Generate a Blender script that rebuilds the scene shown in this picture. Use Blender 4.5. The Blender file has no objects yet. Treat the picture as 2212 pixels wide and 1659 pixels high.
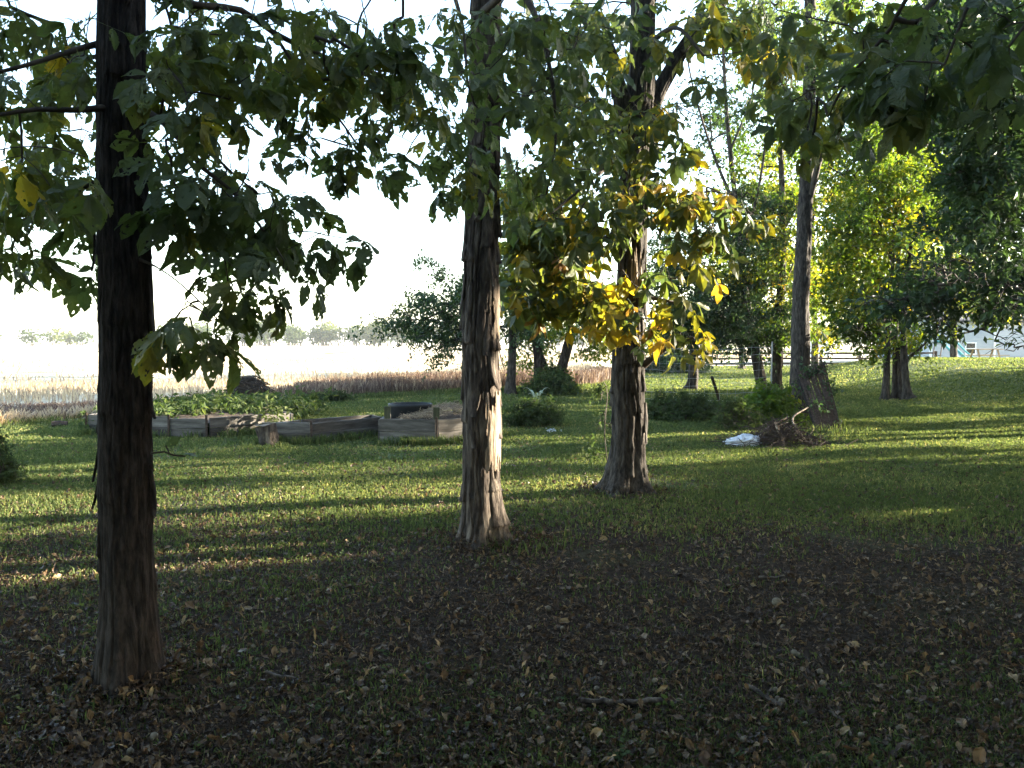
import bpy, math
import numpy as np
from mathutils import Vector, Matrix
PI = math.pi
C = bpy.context.scene.collection
SC = bpy.context.scene

# ------------------------------------------------------------------ camera, sky, sun, exposure
CAM_H = 1.5
PITCH = math.radians(2.94)
cam = bpy.data.cameras.new('camera'); cam.sensor_width = 36; cam.lens = 29.0
cam.clip_start = 0.05; cam.clip_end = 6000
camo = bpy.data.objects.new('camera', cam); C.objects.link(camo)
camo.location = (0, 0, CAM_H); camo.rotation_euler = (PI/2 - PITCH, 0, 0)
SC.camera = camo
SUN_EL = math.radians(14); SUN_AZ = math.radians(75)      # azimuth from +Y towards +X
SUN = np.array([math.cos(SUN_EL)*math.sin(SUN_AZ), math.cos(SUN_EL)*math.cos(SUN_AZ), math.sin(SUN_EL)])
w = bpy.data.worlds.new('World'); SC.world = w; w.use_nodes = True
nt = w.node_tree; bg = nt.nodes['Background']; sky = nt.nodes.new('ShaderNodeTexSky')
sky.sky_type = 'NISHITA'; sky.sun_disc = False; sky.sun_elevation = SUN_EL; sky.sun_rotation = SUN_AZ
sky.air_density = 1.0; sky.dust_density = .8; sky.ozone_density = 1.0
nt.links.new(sky.outputs[0], bg.inputs[0]); bg.inputs[1].default_value = 0.09
sl = bpy.data.lights.new('sun', 'SUN'); sl.energy = 5.0; sl.angle = math.radians(0.6); sl.color = (1, .90, .72)
so = bpy.data.objects.new('sun', sl); C.objects.link(so)
so.rotation_euler = Vector((-SUN[0], -SUN[1], -SUN[2])).to_track_quat('-Z', 'Y').to_euler()
SC.view_settings.view_transform = 'Standard'; SC.view_settings.look = 'None'
SC.view_settings.exposure = 3.5; SC.view_settings.gamma = 1
SC.cycles.max_bounces = 6; SC.cycles.diffuse_bounces = 3; SC.cycles.transmission_bounces = 4
SC.cycles.transparent_max_bounces = 6; SC.cycles.glossy_bounces = 2
SC.cycles.use_denoising = True
SC.cycles.use_adaptive_sampling = True; SC.cycles.adaptive_threshold = 0.02

# ------------------------------------------------------------------ helpers
F = 29/36*2212           # focal length in the pixels of a 2212 x 1659 view
cp, sp_ = math.cos(PITCH), math.sin(PITCH)
def ray(vx, vy):
    a, b = (vx-1106)/F, (829.5-vy)/F
    return np.array([a, cp + b*sp_, -sp_ + b*cp])
def P(vx, vy, d):
    r = ray(vx, vy); return np.array([0, 0, CAM_H]) + r*(d/r[1])
def proj(p):
    q = np.atleast_2d(p) - np.array([0, 0, CAM_H])
    z = q[:, 1]*cp - q[:, 2]*sp_
    y = q[:, 1]*sp_ + q[:, 2]*cp
    zz = np.where(z > .05, z, .05)
    return 1106 + F*q[:, 0]/zz, 829.5 - F*y/zz, z
def smooth(a, b, x):
    t = np.clip((np.asarray(x, float)-a)/(b-a), 0, 1); return t*t*(3-2*t)
def hsh(i, j, k, s=0):
    n = (i.astype(np.int64)*374761393 + j.astype(np.int64)*668265263 + k.astype(np.int64)*2147483647 + s*974711) & 0xFFFFFFFF
    n = ((n ^ (n >> 13))*1274126177) & 0xFFFFFFFF
    n = ((n ^ (n >> 16))*2246822519) & 0xFFFFFFFF
    return ((n ^ (n >> 15)) & 0xFFFFFF)/float(0xFFFFFF)
def vn(x, y, z=0.0, s=0):
    x, y, z = np.broadcast_arrays(np.asarray(x, float), np.asarray(y, float), np.asarray(z, float))
    i, j, k = np.floor(x), np.floor(y), np.floor(z)
    u, v, w_ = x-i, y-j, z-k
    u, v, w_ = u*u*(3-2*u), v*v*(3-2*v), w_*w_*(3-2*w_)
    r = 0
    for a in (0, 1):
        for b in (0, 1):
            for c in (0, 1):
                r = r + hsh(i+a, j+b, k+c, s)*(u if a else 1-u)*(v if b else 1-v)*(w_ if c else 1-w_)
    return r
def fbm(x, y, z=0.0, s=0, o=3):
    r = 0; a = .5; t = 0
    for q in range(o):
        r = r + a*vn(np.asarray(x)*2**q, np.asarray(y)*2**q, np.asarray(z)*2**q, s+q); t += a; a *= .5
    return r/t
def terr(x, y):
    x = np.asarray(x, float); y = np.asarray(y, float)
    m = 0.78*smooth(21, 33, y)*smooth(10, 16.5, x - .15*(y-30))*(1-smooth(36, 47, y))
    return m + .05*(fbm(x*.35, y*.35, s=5)-.5)*smooth(3, 8, y)
def G(vx, vy):
    """ground point seen at a view position"""
    r = ray(vx, vy); d = -CAM_H/r[2]*r[1]
    p = P(vx, vy, d)
    for _ in range(8):
        t = float(terr(p[0], p[1])); d = (t-CAM_H)/r[2]*r[1]; p = P(vx, vy, d)
    return p
def g3(x, y, dz=0.0): return np.array([x, y, float(terr(x, y))+dz])

class Acc:
    def __init__(s): s.v = []; s.l = []; s.c = []; s.t = []; s.n = 0
    def add(s, v, faces, tint=0.5):
        v = np.asarray(v, float).reshape(-1, 3)
        if isinstance(faces, np.ndarray):
            s.l.append((faces+s.n).ravel()); s.c.append(np.full(len(faces), faces.shape[1])); m = len(faces)
        else:
            for f in faces: s.l.append(np.array(f)+s.n)
            s.c.append(np.array([len(f) for f in faces])); m = len(faces)
        s.t.append(np.full(m, tint, float) if np.isscalar(tint) else np.asarray(tint, float))
        s.v.append(v); s.n += len(v)
    def inst(s, V, Fc, M, T, tint):
        """copies of one small shape: M (N,3,3), T (N,3), tint (N)"""
        N = len(T)
        if N == 0: return
        P_ = np.einsum('nij,kj->nki', M, V) + T[:, None, :]
        Fa = (Fc[None, :, :] + (np.arange(N)*len(V))[:, None, None]).reshape(-1, Fc.shape[1])
        s.add(P_.reshape(-1, 3), Fa, np.repeat(tint, len(Fc)))
    def mesh(s, name, smooth_=False):
        me = bpy.data.meshes.new(name)
        if s.n == 0: return me
        v = np.concatenate(s.v); l = np.concatenate(s.l).astype(np.int32); c = np.concatenate(s.c).astype(np.int32)
        me.vertices.add(len(v)); me.vertices.foreach_set('co', v.ravel())
        me.loops.add(len(l)); me.loops.foreach_set('vertex_index', l)
        me.polygons.add(len(c)); me.polygons.foreach_set('loop_start', np.concatenate([[0], np.cumsum(c)[:-1]]).astype(np.int32))
        me.polygons.foreach_set('loop_total', c)
        me.polygons.foreach_set('use_smooth', np.full(len(c), bool(smooth_)))
        a = me.attributes.new('tint', 'FLOAT', 'FACE'); a.data.foreach_set('value', np.concatenate(s.t))
        me.update(calc_edges=True); return me

def tagp(o, label=None, cat=None, group=None, kind=None):
    if label: o['label'] = label
    if cat: o['category'] = cat
    if group: o['group'] = group
    if kind: o['kind'] = kind
    return o
def empty(name, loc, label, cat, group=None):
    o = bpy.data.objects.new(name, None); C.objects.link(o); o.location = [float(q) for q in loc]
    o.empty_display_size = .2
    return tagp(o, label, cat, group)
def build(acc, name, mat, parent=None, smooth_=False):
    me = acc.mesh(name, smooth_); me.materials.append(mat)
    o = bpy.data.objects.new(name, me); C.objects.link(o)
    if parent is not None:
        o.parent = parent; me.transform(Matrix.Translation(-top_loc(parent)))
    return o
def top_loc(o):
    L = Vector((0, 0, 0))
    while o is not None: L = L + o.location; o = o.parent
    return L

def box(acc, c, size, rz=0.0, rx=0.0, ry=0.0, jit=0.0, rng=None, tint=.5, nx=1):
    """box with nx slices along x, optional jitter"""
    xs = np.linspace(-.5, .5, nx+1)
    v = []
    for x in xs:
        for (y, z) in ((-.5, -.5), (.5, -.5), (.5, .5), (-.5, .5)): v.append((x, y, z))
    v = np.array(v)*np.array(size)
    if jit: v = v + rng.normal(0, jit, v.shape)
    f = []
    for i in range(nx):
        a = i*4; b = a+4
        for k in range(4): f.append((a+k, a+(k+1) % 4, b+(k+1) % 4, b+k))
    f.append((0, 1, 2, 3)[::-1]); e = nx*4; f.append((e, e+1, e+2, e+3))
    R = np.array((Matrix.Rotation(rz, 3, 'Z') @ Matrix.Rotation(ry, 3, 'Y') @ Matrix.Rotation(rx, 3, 'X')))
    acc.add(v @ R.T + np.array(c), np.array(f), tint)
def bar(acc, a, b, w_, h_, tint=.5, up=(0, 0, 1)):
    a = np.array(a, float); b = np.array(b, float); d = b-a; L = np.linalg.norm(d); d /= L
    u = np.array(up, float); s = np.cross(d, u)
    if np.linalg.norm(s) < 1e-4: s = np.cross(d, [0, 1, 0])
    s /= np.linalg.norm(s); u = np.cross(s, d)
    v = []
    for p in (a, b):
        for (q, r) in ((-1, -1), (1, -1), (1, 1), (-1, 1)): v.append(p + s*q*w_/2 + u*r*h_/2)
    f = [(0, 1, 2, 3), (7, 6, 5, 4)] + [(k, k+4, (k+1) % 4+4, (k+1) % 4) for k in range(4)]
    acc.add(v, np.array(f), tint)
def tube(acc, pts, rad, n=6, tint=.5, cap=True):
    pts = np.asarray(pts, float); m = len(pts)
    rad = np.full(m, rad, float) if np.isscalar(rad) else np.asarray(rad, float)
    t = np.gradient(pts, axis=0); t /= np.linalg.norm(t, axis=1)[:, None]+1e-9
    ref = np.array([0, 0, 1.]) if abs(t[0][2]) < .9 else np.array([1., 0, 0])
    u = np.cross(t[0], ref); u /= np.linalg.norm(u)
    V = []
    ang = np.arange(n)*2*PI/n
    for i in range(m):
        u = u - t[i]*np.dot(u, t[i]); u /= np.linalg.norm(u)+1e-9
        q = np.cross(t[i], u)
        V.append(pts[i] + rad[i]*(np.cos(ang)[:, None]*u + np.sin(ang)[:, None]*q))
    V = np.concatenate(V)
    i, k = np.meshgrid(np.arange(m-1), np.arange(n), indexing='ij'); i = i.ravel(); k = k.ravel()
    f = np.stack([i*n+k, i*n+(k+1) % n, (i+1)*n+(k+1) % n, (i+1)*n+k], 1)
    acc.add(V, f, tint)
    if cap:
        acc.add(V[:n], [tuple(range(n))[::-1]], tint); acc.add(V[-n:], [tuple(range(n))], tint)
def curve_pts(pts, step):
    """Catmull-Rom resample of a polyline whose rows may carry a radius"""
    pts = np.asarray(pts, float); out = []
    q = np.vstack([2*pts[0]-pts[1], pts, 2*pts[-1]-pts[-2]])
    for i in range(len(pts)-1):
        a, b, c, d = q[i:i+4]; L = np.linalg.norm((c-b)[:3]); n = max(1, int(math.ceil(L/step)))
        for k in range(n):
            t = k/n
            out.append(.5*((2*b)+(c-a)*t+(2*a-5*b+4*c-d)*t*t+(3*b-a-3*c+d)*t**3))
    out.append(pts[-1]); return np.array(out)

# ------------------------------------------------------------------ materials
def M_(name):
    m = bpy.data.materials.new(name); m.use_nodes = True; n = m.node_tree.nodes
    for x in list(n): n.remove(x)
    return m, m.node_tree.nodes, m.node_tree.links
def ramp(n, stops, interp='LINEAR'):
    r = n.new('ShaderNodeValToRGB'); e = r.color_ramp.elements; r.color_ramp.interpolation = interp
    e[0].position, e[0].color = stops[0][0], (*stops[0][1], 1)
    e[1].position, e[1].color = stops[-1][0], (*stops[-1][1], 1)
    for p, c in stops[1:-1]:
        q = e.new(p); q.color = (*c, 1)
    return r
def leaf_mat(name, stops, trans=.45, tgain=(1.7, 1.9, .9), rough=.5, spec=.3, noise=20.0):
    m, n, L = M_(name)
    at = n.new('ShaderNodeAttribute'); at.attribute_name = 'tint'
    ge = n.new('ShaderNodeTexCoord'); nz = n.new('ShaderNodeTexNoise'); nz.inputs['Scale'].default_value = noise; nz.inputs['Detail'].default_value = 3
    L.new(ge.outputs['Object'], nz.inputs['Vector'])
    ma = n.new('ShaderNodeMath'); ma.operation = 'MULTIPLY_ADD'; L.new(nz.outputs['Fac'], ma.inputs[0]); ma.inputs[1].default_value = .30
    sb = n.new('ShaderNodeMath'); sb.operation = 'SUBTRACT'; L.new(at.outputs['Fac'], sb.inputs[0]); sb.inputs[1].default_value = .15
    L.new(sb.outputs[0], ma.inputs[2])
    r = ramp(n, stops); L.new(ma.outputs[0], r.inputs[0])
    p = n.new('ShaderNodeBsdfPrincipled'); L.new(r.outputs[0], p.inputs['Base Color'])
    p.inputs['Roughness'].default_value = rough; p.inputs['Specular IOR Level'].default_value = spec
    t = n.new('ShaderNodeBsdfTranslucent')
    mu = n.new('ShaderNodeMixRGB'); mu.blend_type = 'MULTIPLY'; mu.inputs[0].default_value = 1; L.new(r.outputs[0], mu.inputs[1]); mu.inputs[2].default_value = (*tgain, 1)
    L.new(mu.outputs[0], t.inputs['Color'])
    mx = n.new('ShaderNodeMixShader'); mx.inputs[0].default_value = trans
    L.new(p.outputs[0], mx.inputs[1]); L.new(t.outputs[0], mx.inputs[2])
    o = n.new('ShaderNodeOutputMaterial'); L.new(mx.outputs[0], o.inputs[0]); return m
def solid(name, stops, scale=(1, 1, 1), nscale=6.0, rough=.8, bump=.3, bdist=.01, detail=6, spec=.2, tint=0.0, metal=0):
    """noise-coloured surface; scale stretches the pattern; tint mixes in the per-face attribute"""
    m, n, L = M_(name)
    ge = n.new('ShaderNodeTexCoord'); mp = n.new('ShaderNodeMapping'); mp.inputs['Scale'].default_value = scale
    L.new(ge.outputs['Object'], mp.inputs[0])
    nz = n.new('ShaderNodeTexNoise'); nz.inputs['Scale'].default_value = nscale; nz.inputs['Detail'].default_value = detail; nz.inputs['Roughness'].default_value = .65
    L.new(mp.outputs[0], nz.inputs['Vector'])
    fac = nz.outputs['Fac']
    if tint:
        at = n.new('ShaderNodeAttribute'); at.attribute_name = 'tint'
        ma = n.new('ShaderNodeMath'); ma.operation = 'MULTIPLY_ADD'; L.new(at.outputs['Fac'], ma.inputs[0]); ma.inputs[1].default_value = tint
        sb = n.new('ShaderNodeMath'); sb.operation = 'SUBTRACT'; L.new(fac, sb.inputs[0]); sb.inputs[1].default_value = tint*.5
        L.new(sb.outputs[0], ma.inputs[2]); fac = ma.outputs[0]
    r = ramp(n, stops); L.new(fac, r.inputs[0])
    p = n.new('ShaderNodeBsdfPrincipled'); L.new(r.outputs[0], p.inputs['Base Color'])
    p.inputs['Roughness'].default_value = rough; p.inputs['Specular IOR Level'].default_value = spec; p.inputs['Metallic'].default_value = metal
    if bump:
        b = n.new('ShaderNodeBump'); b.inputs['Strength'].default_value = bump; b.inputs['Distance'].default_value = bdist
        L.new(nz.outputs['Fac'], b.inputs['Height']); L.new(b.outputs[0], p.inputs['Normal'])
    o = n.new('ShaderNodeOutputMaterial'); L.new(p.outputs[0], o.inputs[0]); return m

HICK = [(0, (.048, .068, .038)), (.35, (.072, .092, .038)), (.55, (.10, .105, .028)), (.72, (.22, .18, .022)), (.88, (.38, .24, .02)), (1, (.18, .09, .03))]
m_leaf = leaf_mat('hickory_leaf', HICK, .40)
m_green = leaf_mat('green_leaf', [(0, (.020, .038, .018)), (.5, (.042, .072, .026)), (.8, (.085, .115, .028)), (1, (.28, .20, .02))], .42, tgain=(1.7, 1.75, .9))
m_gold = leaf_mat('yellow_green_leaf', [(0, (.04, .08, .016)), (.4, (.085, .13, .018)), (.7, (.20, .20, .018)), (1, (.42, .24, .02))], .5, tgain=(1.8, 1.8, .7))
m_weed = leaf_mat('weed_leaf', [(0, (.028, .04, .018)), (.5, (.055, .075, .03)), (1, (.13, .13, .05))], .35, spec=.1, rough=.8)
m_grass = leaf_mat('grass_blade', [(0, (.045, .06, .022)), (.5, (.085, .112, .042)), (.75, (.165, .17, .065)), (1, (.33, .27, .13))], .42, tgain=(1.5, 1.5, .9), noise=3, spec=.08, rough=.8)
m_litter = leaf_mat('dry_leaf', [(0, (.020, .012, .007)), (.4, (.056, .034, .019)), (.7, (.12, .076, .038)), (1, (.25, .18, .09))], .2, tgain=(1.3, 1.1, .8), noise=30)
m_crop = leaf_mat('dry_stalk', [(0, (.07, .04, .034)), (.5, (.20, .145, .11)), (1, (.50, .40, .27))], .3, tgain=(1.3, 1.2, 1), noise=4)
m_straw = leaf_mat('straw', [(0, (.14, .10, .07)), (.5, (.26, .20, .13)), (1, (.42, .34, .22))], .2, tgain=(1.2, 1.1, 1), noise=9)
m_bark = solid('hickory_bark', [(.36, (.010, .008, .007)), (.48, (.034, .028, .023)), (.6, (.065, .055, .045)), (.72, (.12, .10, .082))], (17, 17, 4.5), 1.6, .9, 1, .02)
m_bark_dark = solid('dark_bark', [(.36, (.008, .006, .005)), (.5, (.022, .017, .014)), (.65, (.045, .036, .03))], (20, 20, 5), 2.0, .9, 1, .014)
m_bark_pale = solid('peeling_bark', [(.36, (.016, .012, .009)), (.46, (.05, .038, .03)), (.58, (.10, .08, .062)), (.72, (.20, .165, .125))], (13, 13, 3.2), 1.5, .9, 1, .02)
m_bark_far = solid('grey_bark', [(.38, (.014, .011, .009)), (.52, (.05, .04, .032)), (.7, (.12, .10, .08))], (7, 7, 2.0), 2.0, .9, .9, .03)
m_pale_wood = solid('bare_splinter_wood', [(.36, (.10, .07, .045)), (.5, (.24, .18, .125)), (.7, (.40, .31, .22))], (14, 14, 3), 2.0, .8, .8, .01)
m_twig = solid('twig_bark', [(.3, (.025, .02, .015)), (.7, (.075, .058, .042))], (1, 1, 1), 12, .8, .3, .004)

# ------------------------------------------------------------------ leaf shapes
def leaflet(rng, nu, nv, L=1.0, W=.55, holes=0, curl=.25, fold=.25, wav=.03):
    u = np.linspace(0, 1, nu+1); v = np.linspace(-1, 1, nv+1)
    U, V = np.meshgrid(u, v, indexing='ij')
    prof = (np.sin(PI*np.clip(U, 0, 1)**1.15)**.75)*(1-.25*U**6)
    prof = np.maximum(prof, .03*(1-U))
    x = V*prof*W/2; y = U*L
    if nu > 3:
        edge = (np.abs(V) > .95)*rng.normal(0, .05, U.shape)*W*prof
        x = x + np.sign(V)*edge
        jm = (np.abs(V) < .95)*(U > .05)*(U < .95)
        x = x + rng.normal(0, .018, U.shape)*jm*L*.6; y = y + rng.normal(0, .018, U.shape)*jm*L
    z = np.abs(x)*fold - curl*L*U**2 + wav*L*np.sin(U*9+rng.random()*6)*V
    VV = np.stack([x, y, z], -1).reshape(-1, 3)
    i, j = np.meshgrid(np.arange(nu), np.arange(nv), indexing='ij'); i = i.ravel(); j = j.ravel()
    f = np.stack([i*(nv+1)+j, i*(nv+1)+j+1, (i+1)*(nv+1)+j+1, (i+1)*(nv+1)+j], 1)
    if holes:
        keep = np.ones(len(f), bool); ctr = VV[f].mean(1)
        for _ in range(holes):
            h = np.array([rng.uniform(-.4, .4)*W, rng.uniform(.15, .9)*L]); r = rng.uniform(.016, .042)*L
            if rng.random() < .12: r *= 2.0
            keep &= np.hypot(ctr[:, 0]-h[0], ctr[:, 1]-h[1]) > r
        f = f[keep]
    return VV, f
def compound(rng, lod, nl=5, sc=1.0):
    """a palm-like compound leaf about .3 m long: y outwards, z up"""
    nu, nv = {2: (20, 10), 1: (5, 2), 0: (2, 2)}[lod]
    V, Fc, n = [], [], 0
    stalk = .13
    spec = [(stalk, 0, 1.0), (stalk, 42, .88), (stalk, -42, .88), (stalk*.62, 72, .58), (stalk*.62, -72, .58)][:nl]
    for (s, a, k) in spec:
        if lod == 0: v, f = leaflet(rng, 2, 2, curl=.2, fold=.35, wav=0)
        else: v, f = leaflet(rng, nu, nv, holes=int(rng.integers(2, 11)) if lod == 2 else 0, curl=rng.uniform(.02, .4), fold=rng.uniform(.05, .5), W=rng.uniform(.38, .52))
        v = v*.17*k*rng.uniform(.8, 1.1)
        A = math.radians(a + rng.normal(0, 9)); D = rng.uniform(.0, .8)
        R = np.array(Matrix.Rotation(-A, 3, 'Z') @ Matrix.Rotation(-D, 3, 'X') @ Matrix.Rotation(rng.normal(0, .35), 3, 'Y'))
        v = v @ R.T + np.array([0, s, -.01])
        V.append(v); Fc.append(f+n); n += len(v)
    w_ = .0022 if lod == 2 else .003
    v = np.array([[-w_, 0, 0], [w_, 0, 0], [w_, stalk, -.008], [-w_, stalk, -.008]]); V.append(v); Fc.append(np.array([[0, 1, 2, 3]])+n)
    return np.concatenate(V)*sc, np.concatenate(Fc)
_r = np.random.default_rng(3)
CL = {2: [compound(_r, 2) for _ in range(14)], 1: [compound(_r, 1) for _ in range(8)], 0: [compound(_r, 0) for _ in range(5)]}
def sprig(rng, n=6):
    V, Fc, k = [], [], 0
    for _ in range(n):
        v, f = leaflet(rng, 2, 2, curl=.15, fold=.4, wav=0, W=.5)
        v = v*.125*rng.uniform(.7, 1.25)
        R = np.array(Matrix.Rotation(rng.uniform(0, 2*PI), 3, 'Z') @ Matrix.Rotation(rng.uniform(-1.0, .5), 3, 'X'))
        v = v @ R.T + rng.uniform(-.11, .11, 3)*[1, 1, .5]
        V.append(v); Fc.append(f+k); k += len(v)
    return np.concatenate(V), np.concatenate(Fc)
SPR = [sprig(_r) for _ in range(6)]
def leaf_frames(d, rng, down=(.1, 1.2), rollsd=.5):
    """rotation matrices whose y axis points along horizontal heading d, tilted down"""
    N = len(d)
    a = np.arctan2(d[:, 1], d[:, 0]) + rng.normal(0, .5, N)
    t = rng.uniform(*down, N)
    y = np.stack([np.cos(a)*np.cos(t), np.sin(a)*np.cos(t), -np.sin(t)], 1)
    up = np.tile([0, 0, 1.], (N, 1)); x = np.cross(y, up); x /= np.linalg.norm(x, axis=1)[:, None]+1e-9
    z = np.cross(x, y); r = rng.normal(0, rollsd, N)
    x2 = x*np.cos(r)[:, None] + z*np.sin(r)[:, None]; z2 = np.cross(x2, y)
    return np.stack([x2, y, z2], 2)

# gaps in the leaves through which sunlight reaches these spots (point, radius)
GAPS = []
_gj = np.random.default_rng(77)
def gap_seg(a, b, r, n=10):
    for t in np.linspace(0, 1, n):
        c = np.array(a)*(1-t)+np.array(b)*t; fl = c[2] == 0
        GAPS.append((c+np.array([0, _gj.normal(0, .22) if fl else 0, 0]), r*(_gj.uniform(.35, 1.2) if fl else 1)))
gap_seg((-4.9, 6.7, 0), (-.8, 8.5, 0), .48, 14)
gap_seg((-3.4, 8.9, 0), (-.9, 10.0, 0), .22, 9)
gap_seg((2.0, 12.6, 0), (4.0, 13.4, 0), .28, 9)
gap_seg((-2.75, 11.3, .2), (-2.2, 12.1, .25), .16, 5)
gap_seg((4.6, 12.0, 0), (9.4, 14.0, 0), .5, 12)
gap_seg((6.3, 15.2, 0), (9.6, 16.6, 0), .12, 10)
gap_seg((-.16, 6.15, .55), (-.16, 6.15, 1.12), .16, 6)
gap_seg((-.2, 6.2, 1.3), (-.2, 6.2, 1.4), .03, 2)
gap_seg((-.2, 6.2, 1.75), (-.2, 6.2, 1.85), .03, 2)
gap_seg((1.9, 8.3, 2.0), (2.1, 8.3, 3.4), .25, 5)
gap_seg((2.6, 8.2, 2.3), (3.2, 8.6, 2.9), .35, 5)
gap_seg((1.5, 7.4, 1.9), (2.5, 7.5, 2.9), .32, 6)
gap_seg((.5, 7.2, 2.0), (1.0, 7.3, 2.3), .25, 4)
_g = np.random.default_rng(404)
for _ in range(14):
    yy = _g.uniform(8.2, 21); xx = _g.uniform(-.62, .62)*yy; L_ = _g.uniform(.0, 1.3)
    gap_seg((xx-L_*.96, yy-L_*.27, 0), (xx+L_*.96, yy+L_*.27, 0), _g.uniform(.06, .42), 6)
def sun_keep(p, ex=.0):
    k = np.ones(len(p), bool)
    for (c, r) in GAPS:
        q = p-c; al = q @ SUN; pe = np.linalg.norm(q-al[:, None]*SUN, axis=1)
        k &= ~((al > .35) & (pe < r+ex))
    return k

def blob_targets(blobs, rng):
    """blobs: (view x, view y, rx, ry, depth0, depth1, n, tint mean) -> points and tints"""
    pts, tin = [], []
    for (cx, cy, rx, ry, d0, d1, n, tm) in blobs:
        for _ in range(n):
            a = rng.uniform(0, 2*PI); r = math.sqrt(rng.random())
            pts.append(P(cx+rx*r*math.cos(a), cy+ry*r*math.sin(a), rng.uniform(d0, d1))); tin.append(tm)
    return np.array(pts).reshape(-1, 3), np.array(tin)
def cloud_targets(c, rad, n, rng, tm=.3, offframe=True, zmin=-99, shell=.35):
    d = rng.normal(size=(n*6, 3)); d /= np.linalg.norm(d, axis=1)[:, None]
    r = rng.uniform(shell, 1, n*6)**.5
    p = np.array(c) + d*r[:, None]*np.array(rad)
    k = p[:, 2] > zmin
    k &= fbm(p[:, 0]*.5, p[:, 1]*.5, p[:, 2]*.7, s=11, o=2) > .40
    if offframe:
        x, y, z = proj(p); m = 45+250/np.maximum(z, .5)
        k &= np.linalg.norm(p-np.array([0, 0, CAM_H]), axis=1) > 2.2
        k &= ~((z > -.3) & (z < 1.2) & (np.abs(p[:, 0]) < 2.0))
        k &= ~((z > 0) & (x > -m) & (x < 2212+m) & (y > -m) & (y < 1659+m))
    p = p[k][:n]; return p, np.full(len(p), tm)

def grow(twig, limbs, targets, rng, step=.14, r0=.0022, ex=.42, rmax=.05, sag=.06, nseg=4):
    """joins every target to the nearest wood grown so far; returns the heading of each twig end"""
    nodes = [l[:, :3] for l in limbs]; npos = np.concatenate(nodes)
    own = np.concatenate([np.full(len(l), i) for i, l in enumerate(nodes)])
    cap = len(npos) + int(len(targets)*14) + 10
    X = np.empty((cap, 3)); X[:len(npos)] = npos; n = len(npos)
    par = np.full(cap, -1); cnt = np.zeros(cap); ow = np.zeros(cap, int); ow[:n] = own
    order = np.argsort([np.min(np.linalg.norm(npos-t, axis=1)) for t in targets]) if len(targets) else []
    head = np.zeros((len(targets), 3)); chains = []
    for ti in order:
        t = targets[ti]; d = np.linalg.norm(X[:n]-t, axis=1); j = int(np.argmin(d)); L = d[j]
        k = int(min(12, max(2, math.ceil(L/step)))); a = X[j]; mid = (a+t)/2 + rng.normal(0, .10*L, 3) + np.array([0, 0, sag*L])
        idx = [j]; last = j
        for q in range(1, k+1):
            s = q/k; X[n] = (1-s)**2*a + 2*s*(1-s)*mid + s*s*t; ow[n] = ow[j]; par[n] = last; last = n; idx.append(n); n += 1
            if n >= cap-14: break
        chains.append(idx); head[ti] = X[idx[-1]] - X[idx[-2]]
        q = last
        while q >= 0: cnt[q] += 1; q = par[q]
    for idx in chains:
        r = np.minimum(r0*np.maximum(cnt[idx], 1)**ex, rmax); r[0] = r[1]
        tube(twig[ow[idx[0]]] if isinstance(twig, list) else twig, X[idx], r, nseg, .5, cap=False)
    return head
def foliate(acc, targets, tints, head, rng, lod=1, k=3, size=1.0, spread=.05, down=(.1, 1.2), tsd=.10, shape='compound'):
    N = len(targets)
    if N == 0: return
    hh = head.copy(); hh[:, 2] = 0; nn = np.linalg.norm(hh, axis=1)[:, None]; hh = hh/np.maximum(nn, 1e-6)
    for q in range(k):
        ang = (q-(k-1)/2)*(2.4/max(k-1, 1)) + rng.normal(0, .45, N)
        d = np.stack([hh[:, 0]*np.cos(ang)-hh[:, 1]*np.sin(ang), hh[:, 0]*np.sin(ang)+hh[:, 1]*np.cos(ang), np.zeros(N)], 1)
        Mx = leaf_frames(d, rng, down); T = targets + rng.normal(0, spread, (N, 3))
        keep = sun_keep(T + Mx[:, :, 1]*.12*size, (.08 if lod else .13)*size)
        sc = size*rng.uniform(.75, 1.15, N)
        tn = np.clip(tints + rng.normal(0, tsd, N) + (rng.random(N) < .06)*.22, 0, 1)
        lib = CL[lod] if shape == 'compound' else SPR
        w_ = rng.integers(0, len(lib), N)
        for i, (V, Fc) in enumerate(lib):
            s = (w_ == i) & keep
            acc.inst(V, Fc, Mx[s]*sc[s][:, None, None], T[s], tn[s])

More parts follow.
